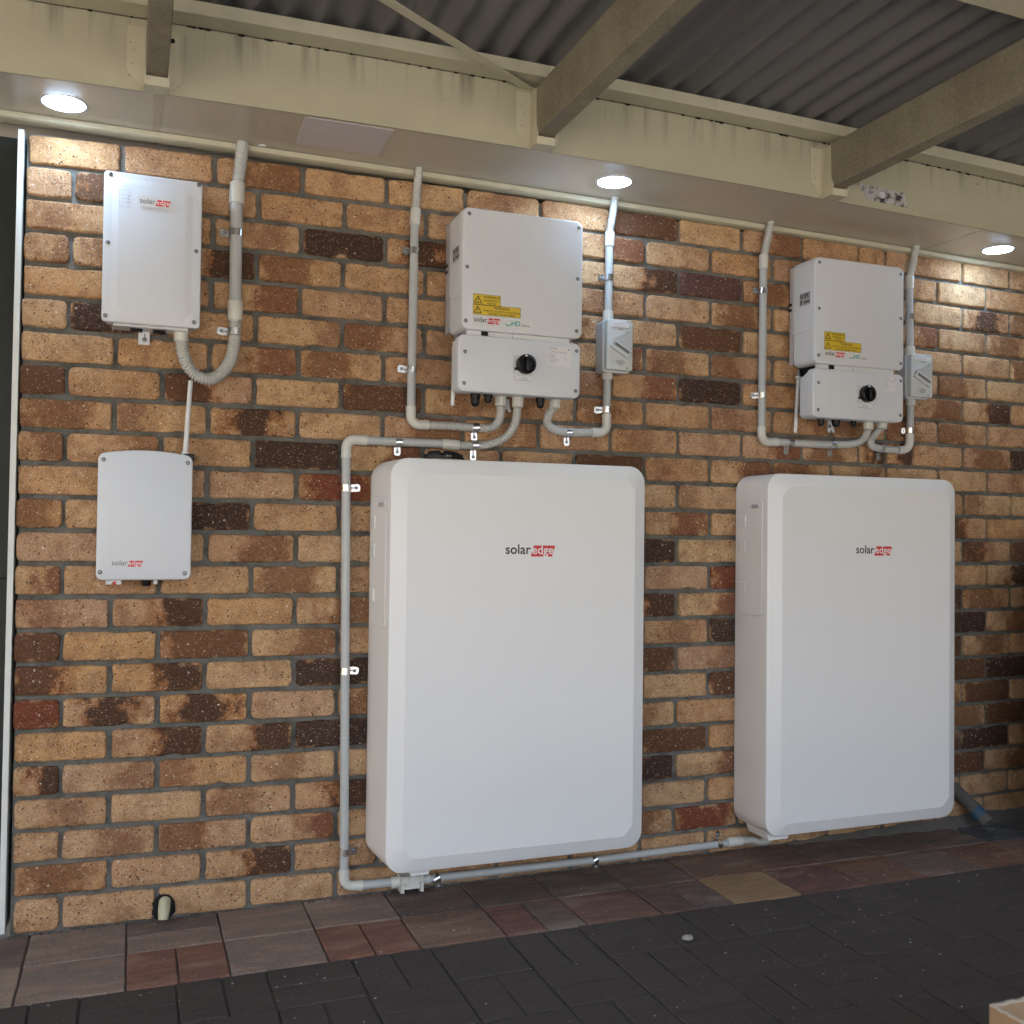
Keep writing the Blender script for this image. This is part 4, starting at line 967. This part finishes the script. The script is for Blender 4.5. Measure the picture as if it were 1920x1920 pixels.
inverter('right white inverter above the right battery, nearer the right downlight', (2.343, 2.7095), (1.5975, 1.947), (2.340, 2.709), (1.4215, 1.5825), -.140, -.027, -.031, -.070, dict(
    us=[(2.3625, 1.9291), (2.6957, 1.9242), (2.3620, 1.7777), (2.6964, 1.7739), (2.3610, 1.6240), (2.6972, 1.6209)],
    ls=[(2.3616, 1.5352), (2.6975, 1.5624), (2.3601, 1.4463), (2.6958, 1.4450)],
    st=(-.065, -.120, 1.795, 1.838), knob=(2.5507, 1.5083), data=((2.6257, 1.5469)[0], (2.6772, 1.5502)[0], (2.6504, 1.5252)[1], (2.6501, 1.5701)[1]),
    lp=((2.3820, 1.6273)[0], (2.5610, 1.6407)[0], (2.4697, 1.6145)[1], (2.4695, 1.6444)[1]),
    logo=((2.3874, 1.6225)[0], (2.4653, 1.6283)[0], (2.4139, 1.6271)[1]), hd=((2.4826, 1.6260)[0], (2.5545, 1.6242)[0], (2.5108, 1.6237)[1]),
    w1=((2.3827, 1.6886)[0], (2.4659, 1.6953)[0], (2.4242, 1.6752)[1], (2.4241, 1.7042)[1]), w2=((2.3829, 1.6571)[0], (2.5312, 1.6687)[0], (2.4566, 1.6443)[1], (2.4564, 1.6752)[1]),
    gl=[((2.4064, 1.4144)[0], .022, .011), ((2.4667, 1.4175)[0], .022, .0125), ((2.5388, 1.4176)[0], .018, .009)], br=(2.5182, 1.4154)[0],
    ant=(*(2.3656, 1.5703), *(2.3530, 1.3793), -.03)))

# ================================================================== isolator switches
def isolator(lab, x0, x1, z0, z1, yf):
    T = thing('isolator_switch', lab, 'switch', (x0, 0, z0), 'grey rotary isolators'); w_ = x1-x0; h = z1-z0
    bm = BM(); slab(bm, x0-.001, x1+.001, z0-.003, z1+.001, -.002, yf+.026, .009, .002); obj('base', bm, 'isoback', T, smooth=True, angle=40)
    bm = BM(); slab(bm, x0-.0025, x1+.0025, z0-.0045, z1+.0025, yf+.029, yf+.024, .010, .001); obj('seam_rim', bm, 'iso', T, smooth=True, angle=40)
    bm = BM(); slab(bm, x0, x1, z0, z1, yf+.0245, yf, .007, .003); cv = obj('cover', bm, 'iso', T, smooth=True, angle=40)
    cx, cz = x0+w_*.52, z0+h*.50
    # recessed dial wedge
    bm = BM(); P = [(x0+w_*.14, z0+h*.585), (x1-w_*.04, z0+h*.82), (x1-w_*.03, z0+h*.33)]
    loft(bm, [[(x, yf-.0002, z) for x, z in P], [(x, yf-.0012, z) for x, z in P]]); dl = obj('dial', bm, 'isoback', T)
    # slanted handle: two bars, a web and a nose
    a = Vector((x0+w_*.13, 0, z0+h*.53)); b = Vector((x1-w_*.17, 0, z0+h*.305)); d = (b-a).normalized(); n_ = Vector((-d.z, 0, d.x))
    def bar(bm, off, th, y0, y1, sa=0, sb=0):
        p = [a+d*sa+n_*(off-th/2), b-d*sb+n_*(off-th/2), b-d*sb+n_*(off+th/2), a+d*sa+n_*(off+th/2)]
        loft(bm, [[(q.x, y0, q.z) for q in p], [(q.x, y1, q.z) for q in p]])
    bm = BM(); bar(bm, .011, .0045, yf, yf-.010); bar(bm, -.010, .0045, yf, yf-.010); bar(bm, .0, .018, yf, yf-.006)
    bar(bm, .0, .018, yf-.004, yf-.009, 0, (b-a).length-.005)
    hd = obj('handle', bm, 'iso', T)
    bm = BM(); bar(bm, .0045, .0075, yf-.0055, yf-.0072, .012, .004); obj('handle_recess', bm, 'greyink', hd)
    # red-trimmed name sticker and the small print
    bm = BM(); box(bm, x0+w_*.15, x1-w_*.16, yf-.0016, yf, z1-h*.155, z1-h*.05, .0005); lb = obj('name_label', bm, 'sticker', T)
    bm = BM(); text_bm(bm, "SOLAR SUPPLY", x0+w_*.5, z1-h*.095, yf-.0021, w=w_*.5, h=.0040, center=True); text_bm(bm, "MAIN SWITCH", x0+w_*.5, z1-h*.14, yf-.0021, w=w_*.42, h=.0040, center=True); obj('label_text', bm, 'faintink', lb)
    bm = BM()
    for k in range(5): flat(bm, cx-w_*(.14, .17, .15, .13, .09)[k], cx+w_*(.13, .16, .16, .11, .10)[k], z0+h*(.185-.022*k), z0+h*(.193-.022*k), yf-.0005)
    flat(bm, x1-w_*.26, x1-w_*.04, z1-h*.035, z1-h*.02, yf-.0005); flat(bm, cx-w_*.1, cx+w_*.1, z1-h*.195, z1-h*.183, yf-.0005)
    P = [(x1-w_*.26, z0+h*.035), (x1-w_*.17, z0+h*.035), (x1-w_*.215, z0+h*.075)]; bm.faces.new([bm.verts.new((x, yf-.0005, z)) for x, z in P])
    obj('small_print', bm, 'greyink', cv)
    bm = BM(); n = 16
    for k in range(n):
        a0_, a1_ = 2*math.pi*k/n, 2*math.pi*(k+1)/n; q = (x1-w_*.22, z0+h*.76)
        quad(bm, [(q[0]+r*math.cos(t), yf-.0018, q[1]+r*math.sin(t)) for r, t in ((.0024, a0_), (.0036, a0_), (.0036, a1_), (.0024, a1_))])
    obj('off_mark', bm, 'greyink', dl)
    for px, pz in ((x0+w_*.13, z0+h*.12), (x1-w_*.12, z0+h*.13), (x1-w_*.1, z1-h*.11)):
        bm = BM(); cyl_y(bm, px, pz, yf+.001, yf-.0008, .0045, 16); obj('screw_cover', bm, 'iso', cv)
    return T
isolator('pale grey isolator switch with slanted handle beside the left inverter', 1.6255, 1.7135, 1.5365, 1.6915, -.080)
isolator('pale grey isolator switch with slanted handle beside the right inverter', 2.8070, 2.9015, 1.5250, 1.6765, -.070)

# ================================================================== slim boxes on the left
t = thing('interface_box', 'upper slim white box with raised cover panel and six screws, left of the thick conduit', 'electrical box', (.2, 0, 1.56))
x0, x1, z0, z1, yf = .1985, .4385, 1.560, 1.9475, -.080
bm = BM(); slab(bm, x0+.008, x1-.008, z0+.006, z1-.006, -.003, yf+.012, .010, .002); box(bm, x0+.028, x1-.03, -.006, -.06, z0-.006, z0+.012, .003); obj('base', bm, 'whitegloss', t, smooth=True, angle=40)
bm = BM(); slab(bm, x0, x1, z0, z1, yf+.012, yf+.001, .010, .004)
L = []
for i, y, cr in ((.020, yf+.0010, .020), (.034, yf-.0028, .016), (.0370, yf-.0034, .015)):
    L.append([(x, y, z) for x, z in rr(x0+i, x1-i-.004, z0+i*.8, z1-i*.8, cr, 6, True)])
loft(bm, L, False, True); cv = obj('cover', bm, 'white', t, smooth=True, angle=30)
for q in ((0.2131, 1.9382), (0.4292, 1.9395), (0.2101, 1.7625), (0.4256, 1.7634), (0.2073, 1.5751), (0.4229, 1.5761)): screw(cv, q[0], q[1], yf+.001)
a = (0.2807, 1.8697); b = (0.3625, 1.8691); c_ = (0.3206, 1.8749)
bm = BM(); flat(bm, a[0], b[0], c_[1]-.012, c_[1]+.016, yf-.0060); lp = obj('logo_plate', bm, 'whitegloss', t); logo(lp, a[0]+.004, b[0]-.003, c_[1]-.003, yf-.0066, 'greyink')
a = (0.2354, 1.8995); b = (0.2617, 1.8562)
bm = BM(); e = .0007
for q in ((a[0], b[0], a[1], a[1]+e), (a[0], b[0], b[1], b[1]+e), (a[0], a[0]+e, b[1], a[1]), (b[0]-e, b[0], b[1], a[1])): flat(bm, *q, yf-.0060)
for k in range(3): flat(bm, a[0]+.005, b[0]-.010, a[1]-.013-.009*k, a[1]-.0122-.009*k, yf-.0060)
ip = obj('indicator_print', bm, 'faintink', t)
bm = BM()
for k in range(3): cyl_y(bm, b[0]-.005, a[1]-.014-.008*k, yf-.0055, yf-.0064, .0014, 8)
obj('indicator', bm, 'greyink', ip)
bm = BM(); q = (0.3017, 1.5413)
P = [(q[0]-.014, q[1]+.028), (q[0]-.014, q[1]-.021), (q[0]+.014, q[1]-.021), (q[0]+.014, q[1]+.028)]
loft(bm, [[(x, -.004, z) for x, z in P], [(x, -.0065, z) for x, z in P]]); box(bm, q[0]-.017, q[0]+.020, -.004, -.020, q[1]+.012, q[1]+.0145); fb = obj('fixing_tab', bm, 'white', t); screw(fb, q[0]+.001, q[1]-.008, -.0072)
bm = BM(); box(bm, q[0]+.001, q[0]+.003, -.0068, -.0060, q[1]-.002, q[1]+.008)
for dx in (-.034, .022): box(bm, q[0]+dx, q[0]+dx+.030, -.012, -.050, z0-.0095, z0-.0065)
obj('vent_slot', bm, 'blackmatte', fb)

t = thing('gateway_box', 'lower white box with arched top edge and short antenna, left side of the wall', 'electrical box', (.2, 0, .9))
x0, x1, z0, z1, yf = .1975, .4275, .901, 1.2235, -.070
def arch(i, y):
    pts = rr(x0+i, x1-i, z0+i, z1-i, .016-i*.5, 6); out = []
    for x, z in pts:
        if z > (z0+z1)/2: z += (.012)*(1-((x-(x0+x1)/2)/((x1-x0)/2))**2)
        out.append((x, y, z))
    return out
def dense(loop):                                                # extra points along the top so that the arch is round
    out = []
    for a, b in zip(loop, loop[1:]+loop[:1]):
        out.append(a)
        if abs(b[0]-a[0]) > .1 and a[2] > 1.0:
            for k in range(1, 12):
                x = a[0]+(b[0]-a[0])*k/12; i = 0; base_z = a[2]-(.012)*(1-((a[0]-(x0+x1)/2)/((x1-x0)/2))**2)
                out.append((x, a[1], base_z+(.012)*(1-((x-(x0+x1)/2)/((x1-x0)/2))**2)))
    return out
bm = BM(); loft(bm, [dense(arch(.004, -.004)), dense(arch(.004, yf+.012))]); obj('base', bm, 'whitegloss', t, smooth=True, angle=40)
bm = BM(); loft(bm, [dense(arch(0, yf+.012)), dense(arch(0, yf+.004)), dense(arch(.0013, yf+.0012)), dense(arch(.004, yf))]); cv = obj('cover', bm, 'white', t, smooth=True, angle=40)
for q in ((0.2102, 1.2089), (0.4147, 1.2068), (0.2068, 0.9212), (0.4118, 0.9178)): screw(cv, q[0], q[1], yf)
a = (0.2348, 0.9388); b = (0.3095, 0.9387); logo(cv, a[0], b[0], a[1], yf-.0005, 'greyink')
v0 = Vector((0.4098, -0.0350, 1.2342)); v1 = Vector((0.4199, -0.0350, 1.4293)); d = v1-v0
bm = BM(); tube(bm, [v0-d*.02, v0, v0+d*.02, v0+d*.03, v0+d*.3, v1-d*.01, v1], [.009, .0098, .0095, .0068, .0066, .0058, .003], 16); obj('antenna', bm, 'whitegloss', t, smooth=True, angle=40)
q = (0.4201, 1.2276); bm = BM(); box(bm, q[0]-.012, q[0]+.012, -.020, -.050, q[1]-.014, q[1]+.004, .002); obj('antenna_mount', bm, 'black', t)
bm = BM(); q = (0.2383, 0.8924); P = [(q[0]-.020, z0+.004), (q[0]-.016, z0-.012), (q[0]-.004, z0-.012), (q[0]-.002, z0-.006), (q[0]+.006, z0-.006), (q[0]+.008, z0-.012), (q[0]+.019, z0-.012), (q[0]+.020, z0+.004)]
loft(bm, [[(x, -.050, z) for x, z in P], [(x, -.030, z) for x, z in P]]); rb_ = obj('release_tab', bm, 'white', t)
bm = BM(); box(bm, q[0]+.001, q[0]+.007, -.053, -.048, z0-.014, z0-.004, .001); obj('red_catch', bm, 'red', rb_)
q = (0.3185, 0.8891); bm = BM(); tube(bm, [(q[0], -.045, z0+.003), (q[0], -.045, z0-.013), (q[0], -.045, z0-.017)], [.0125, .0120, .009], 18); obj('cable_gland', bm, 'black', t, smooth=True, angle=40)
bm = BM(); tube(bm, [(q[0]+.022, -.045, z0+.003), (q[0]+.022, -.045, z0-.012)], .006, 12); obj('spigot', bm, 'whitegloss', t)

# ================================================================== batteries
def battery(lab, xb0, x0, x1, z0, z1, yr, logo_x, logo_z, side, foot):
    T = thing('battery', lab, 'battery', (x0, 0, z0), 'white wall batteries'); yf = yr-.019; rc_ = .050; n = 10; ins = .041
    bm = BM(); L = []
    for y, dx, r in ((-.004, xb0-x0, rc_+.004), (-.02, xb0-x0, rc_+.004), (yr+.008, 0, rc_)):
        L.append([(x+(dx if x < (x0+x1)/2 else 0), y, z) for x, z in rr(x0, x1, z0, z1, r, n)])
    loft(bm, L); body = obj('body', bm, 'battery_side', T, smooth=True, angle=35)
    bm = BM(); L = [[(x, y, z) for x, z in rr(x0+i, x1-i, z0+i, z1-i, rc_-i, n)] for i, y in ((0, yr+.008), (0, yr+.003), (.0012, yr+.0008), (.003, yr))]
    L.append([(x, yf+.0010, z) for x, z in rr(x0+ins-.0015, x1-ins+.0015, z0+ins-.0015, z1-ins+.0015, .031, n, True)])
    L.append([(x, yf, z) for x, z in rr(x0+ins+.001, x1-ins-.001, z0+ins+.001, z1-ins-.001, .030, n, True)])
    loft(bm, L, True, True); fr = obj('front_cover', bm, 'battery', T, smooth=True, angle=12)
    logo(fr, logo_x[0], logo_x[1], logo_z, yf-.0006, 'ink', .014)
    # access cover on the left flank with catches and a small plate
    zc0, zc1, yc0, yc1 = side; bm = BM(); xs = lambda y: x0+(xb0-x0)*max(0, min(1, (yr+.008-y)/(yr+.008+.02)*1.0)) - .0
    def onside(y, z, off):
        k = max(0, (y-(yr+.008))/(-.02-(yr+.008)))
        return (x0+(xb0-x0)*min(1, k)-off, y, z)
    R_ = .018; C_ = []
    for (cy, cz, a0_) in ((yc0-R_, zc1-R_, 0), (yc1+R_, zc1-R_, 90), (yc1+R_, zc0+R_, 180), (yc0-R_, zc0+R_, 270)):
        for k in range(6): a_ = math.radians(a0_+90*k/5); C_.append((cy+R_*math.cos(a_), cz+R_*math.sin(a_)))
    my, mz = (yc0+yc1)/2, (zc0+zc1)/2
    b2 = BM(); loft(b2, [[onside(my+(y-my)*1.016, mz+(z-mz)*1.0045, .0001) for y, z in C_], [onside(my+(y-my)*1.016, mz+(z-mz)*1.0045, .0007) for y, z in C_]]); obj('cover_gap', b2, 'faintink', T)
    loft(bm, [[onside(y, z, -.0005) for y, z in C_], [onside(y, z, .0022) for y, z in C_], [onside(my+(y-my)*.985, mz+(z-mz)*.997, .0030) for y, z in C_]]); sc_ = obj('side_cover', bm, 'battery_side', T, smooth=True, angle=30)
    bm = BM(); pz = zc1-.022; p0 = onside(yc1+.052, pz, .0032); p1 = onside(yc1+.020, pz, .0032)
    box(bm, p0[0]-.0022, p0[0]+.002, yc1+.018, yc1+.055, pz-.006, pz+.006, .001); pl_ = obj('side_plate', bm, 'silver', sc_)
    for zz in (zc1-.072, zc0+.085, (zc0+zc1)/2+.03):
        bm = BM(); q = onside(-.030, zz, .0); box(bm, q[0]-.0036, q[0]+.001, -.062, -.012, zz-.018, zz+.018, .001); ct = obj('catch', bm, 'battery_side', T)
        bm = BM(); box(bm, q[0]-.0050, q[0]-.003, -.040, -.030, zz-.013, zz+.013); obj('catch_clip', bm, 'whitegloss', ct)
    # foot moulding under the left corner
    fx0, fx1 = foot; bm = BM(); P = [(fx0, z0+.012), (fx1, z0+.012), (fx1-.014, z0-.020), (fx0+.012, z0-.020)]
    loft(bm, [[(x, yr+.030, z) for x, z in P], [(x, -.035, z) for x, z in P]]); obj('foot', bm, 'battery_side', T)
    return T
battery('left white wall battery with black sunglasses on its top, between conduit and gap', .917, .9325, 1.7065, .1115, 1.2345, -.180, ((1.2583, 0.9756)[0], (1.4090, 0.9731)[0]), (1.2919, 0.9750)[1], (.770, 1.130, -.022, -.150), (1.000, 1.075))
battery('right white wall battery below the right inverter, by the dark floor drain', 2.140, 2.1445, 2.902, .0925, 1.2310, -.174, ((2.4704, 0.9799)[0], (2.6148, 0.9769)[0]), (2.4980, 0.9808)[1], (.780, 1.150, -.022, -.150), (2.165, 2.262))
# junction fitting at the battery foot
t = thing('junction_fitting', 'pale grey conduit junction fitting under the left battery bottom corner', 'fitting', (1.0411, -0.0300, 0.0311))
a = (1.0098, -0.0300, 0.0346); b = (1.0805, -0.0300, 0.0342)
bm = BM(); box(bm, a[0], b[0]-.004, -.010, -.045, a[2]-.016, a[2]+.020, .003); box(bm, a[0]+.002, a[0]+.010, -.012, -.050, a[2]-.024, a[2], .002); box(bm, b[0]-.012, b[0]-.004, -.012, -.050, b[2]-.024, b[2], .002); obj('housing', bm, 'grey_light', t)
bm = BM(); c_ = (1.0479, -0.0450, 0.0398); cyl_y(bm, c_[0], c_[2], -.044, -.052, .016, 24); obj('cap', bm, 'grey_light', t, smooth=True, angle=30)
# sunglasses on top of the left battery
gz = 1.2365; gx0 = (1.0249, 1.2431)[0]; gx1 = (1.1426, 1.2371)[0]
t = thing('sunglasses', 'black wraparound sunglasses lying on top of the left battery', 'sunglasses', ((gx0+gx1)/2, -.13, gz))
bm = BM(); n = 26; L = []
for i in range(n+1):
    u = i/n; x = gx0+.004+(gx1-gx0)*u; y = -.155-.022*math.sin(math.pi*u); hgt = .0185*math.sin(math.pi*min(1, .12+u*.88))**.35*(1 if .1 < u < .97 else .6)+.003
    if abs(u-.40) < .05: hgt *= .72
    zb_ = gz+.0005; L.append([(x, y-.0025, zb_), (x, y-.0045, zb_+hgt*.5), (x, y-.0005, zb_+hgt), (x, y+.0030, zb_+hgt*.9), (x, y+.0015, zb_)])
loft(bm, L); obj('front_frame', bm, 'black', t, smooth=True, angle=40)
for s, (xa, ya, xe, ye, dz) in enumerate(((gx0+.006, -.152, gx0+.050, -.040, .010), (gx1+.001, -.150, gx0+.035, -.075, .012))):
    bm = BM(); L = []
    for i in range(13):
        u = i/12; x = xa+(xe-xa)*u; y = ya+(ye-ya)*u+.01*math.sin(math.pi*u); z = gz+dz*(1-.3*u)*(1 if u < .8 else 1-(u-.8)*2); hh = .0035-.001*u
        L.append([(x-.001, y, z-hh), (x+.001, y, z-hh), (x+.001, y, z+hh), (x-.001, y, z+hh)])
    loft(bm, L); obj('temple', bm, 'black', t, smooth=True)
bm = BM()
for dx in (.56, .63): cyl_y(bm, gx0+(gx1-gx0)*dx, gz+.0075, -.1790, -.1812, .0016, 10)
obj('rivet', bm, 'steel', t)

# ================================================================== small things at the wall foot
dp = (0.3784, 0.0000, 0.0329)
t = thing('weep_pipe', 'stub of yellowed plastic pipe in a dark hole at the foot of the left wall', 'pipe', (dp[0], 0, dp[2]))
bm = BM(); n = 16
P = [(dp[0]+.025*math.cos(2*math.pi*i/n)*(1+.12*math.sin(3*i))*1.15, dp[2]-.002+.036*math.sin(2*math.pi*i/n)) for i in range(n)]
P = [(x, max(z, .001)) for x, z in P]
loft(bm, [[(x, .004, z) for x, z in P], [(x, -.0035, z) for x, z in P]]); obj('hole', bm, 'blackmatte', t)
bm = BM(); z_ = dp[2]; tube(bm, [(dp[0]+.003, .01, z_+.016), (dp[0]+.002, -.010, z_+.013), (dp[0], -.022, z_-.004), (dp[0]-.002, -.028, z_-.024)], [.0145, .0155, .0152, .0125], 16); obj('pipe', bm, 'oldpvc', t, smooth=True, angle=60)
t = thing('waste_pipe', 'grey waste pipe with a blue band sticking out of the wall over the drain', 'pipe', (3.09, 0, .08))
a = Vector((3.070, .03, .150)); b = Vector((3.122, -.105, .030)); d = b-a
bm = BM(); tube(bm, [a, a+d*.62, a+d*.62, a+d*.97, b, b-d*.01, a+d*.7], [.022, .022, .0255, .0255, .0245, .020, .020], 22); obj('pipe', bm, 'concrete', t, smooth=True, angle=45)
bm = BM(); tube(bm, [a+d*.70, a+d*.86], .0261, 22, False); obj('blue_band', bm, 'blue', t, smooth=True)
t = thing('floor_drain', 'black square slotted drain grate set in the paving right of the right battery', 'drain', (3.2, -.1, 0))
g0x, g1x, g0y, g1y = 3.05, 3.30, -.200, .004
bm = BM(); box(bm, g0x, g1x, g0y, g1y, -.04, -.018); obj('sump', bm, 'blackmatte', t)
bm = BM()
for i in range(6):
    f = i*.024; a0_, a1_, b0_, b1_ = g0x+f, g1x-f, g0y+f, g1y-f; wv = .0105
    if b1_-b0_ < 2*wv: break
    box(bm, a0_, a1_, b0_, b0_+wv, -.012, .002); box(bm, a0_, a1_, b1_-wv, b1_, -.012, .002); box(bm, a0_, a0_+wv, b0_+wv, b1_-wv, -.012, .002); box(bm, a1_-wv, a1_, b0_+wv, b1_-wv, -.012, .002)
for (p, q) in (((g0x, g0y), (g1x, g1y)), ((g0x, g1y), (g1x, g0y))):
    d = Vector((q[0]-p[0], q[1]-p[1], 0)).normalized(); s = Vector((-d.y, d.x, 0))*.004; p = Vector((*p, 0))+d*.006; q = Vector((*q, 0))-d*.006
    loft(bm, [[(v.x, v.y, z) for v in (p+s, p-s, q-s, q+s)] for z in (-.012, .0026)])
obj('grate', bm, 'grate', t)
bm = BM(); bmesh.ops.create_cone(bm, segments=16, radius1=.010, radius2=.008, depth=.006, cap_ends=True, matrix=Matrix.Translation((3.19, -.012, .022)) @ Matrix.Rotation(1.1, 4, 'X'))
single('round_plug', bm, 'oldpvc', 'small pale round plug lying on the haunch behind the floor drain', 'plug', base=(3.19, -.012, .02))
# open carton at the lower right
t = thing('open_carton', 'open brown cardboard carton at the bottom right corner', 'carton', (1.56, -1.6, 0))
cx0, cy1, cz = 1.5587, -1.5989, .30; cx1, cy0 = cx0+.55, cy1-.40; th = .006
ang = math.radians(4)
def cwall(x0, x1, y0, y1, name):
    bm = BM(); box(bm, x0, x1, y0, y1, .002, cz-.002); bt = obj(name, bm, 'card', t)
    bm = BM(); n = 60; L = []
    long_x = (x1-x0) > (y1-y0)
    for i in range(n+1):
        u = i/n; w_ = .0004*math.sin(u*n*1.7)+rc.uniform(-.0003, .0003)
        if long_x: x = x0+(x1-x0)*u; L.append([(x, y0+w_, cz-.0025), (x, y1+w_, cz-.0025), (x, y1+w_, cz+w_*.8), (x, y0+w_, cz+w_*.8)])
        else: y = y0+(y1-y0)*u; L.append([(x0+w_, y, cz-.0025), (x1+w_, y, cz-.0025), (x1+w_, y, cz+w_*.8), (x0+w_, y, cz+w_*.8)])
    loft(bm, L); obj('cut_edge', bm, 'cardedge', bt)
cwall(cx0, cx1, cy1-th, cy1, 'side'); cwall(cx0, cx1, cy0, cy0+th, 'side'); cwall(cx0, cx0+th, cy0+th, cy1-th, 'side'); cwall(cx1-th, cx1, cy0+th, cy1-th, 'side')
bm = BM(); box(bm, cx0+th, cx1-th, cy0+th, cy1-th, .003, .008); obj('bottom', bm, 'card', t)

# grit and brick crumbs washed against the foot of the wall
bm = BM()
for i in range(420):
    x = rc.uniform(-.01, 3.3); y = .009-abs(rc.gauss(0, .010)); q_ = rc.choice((.0012, .0018, .0025, .0036))
    for v in bmesh.ops.create_icosphere(bm, subdivisions=1, radius=q_)['verts']:
        v.co = Vector((x+v.co.x*rc.uniform(.8, 1.9), y+v.co.y, q_*.3+v.co.z*.7))
obj('wall_foot_grit', bm, 'concrete', None, kind='stuff')['label'] = 'dark grit and crumbs lying along the foot of the brick wall'
# ================================================================== unseen light blockers
sw = thing('shade_screen', 'tall unseen timber screen added to block light from the right', 'screen', (3.9, -1.5, 0))  # unseen screen, added to cut the light from the right
bm = BM()
for k in range(28): box(bm, 3.99, 4.015, -5.2+.19*k-.0, -5.2+.19*k+.182, .0, 2.25, .002)
obj('boards', bm, 'rafter', sw)
cs = thing('shade_cartons', 'two unseen brown cartons added by the wall to shade its lower right', 'cartons', (3.6, -.6, 0))  # unseen cartons, added to darken the far right of the wall
for q, (z0, z1) in enumerate(((.0, .48), (.483, .97))):
    bm = BM(); box(bm, 3.165+.02*q, 3.95, -1.5, -.26-.01*q, z0, z1, .004); obj('carton', bm, 'card', cs)
lf = thing('shade_fence', 'tall unseen timber fence added to block light from the left', 'fence', (-3.6, -3, 0))  # unseen fence, added to cut low light from the left
for k in range(34):
    bm = BM(); box(bm, -3.62, -3.60, -6.6+.2*k, -6.6+.2*k+.192, -.04, 2.0); obj('paling', bm, 'rafter', lf)
print('bricks', count, 'pavers', npav)
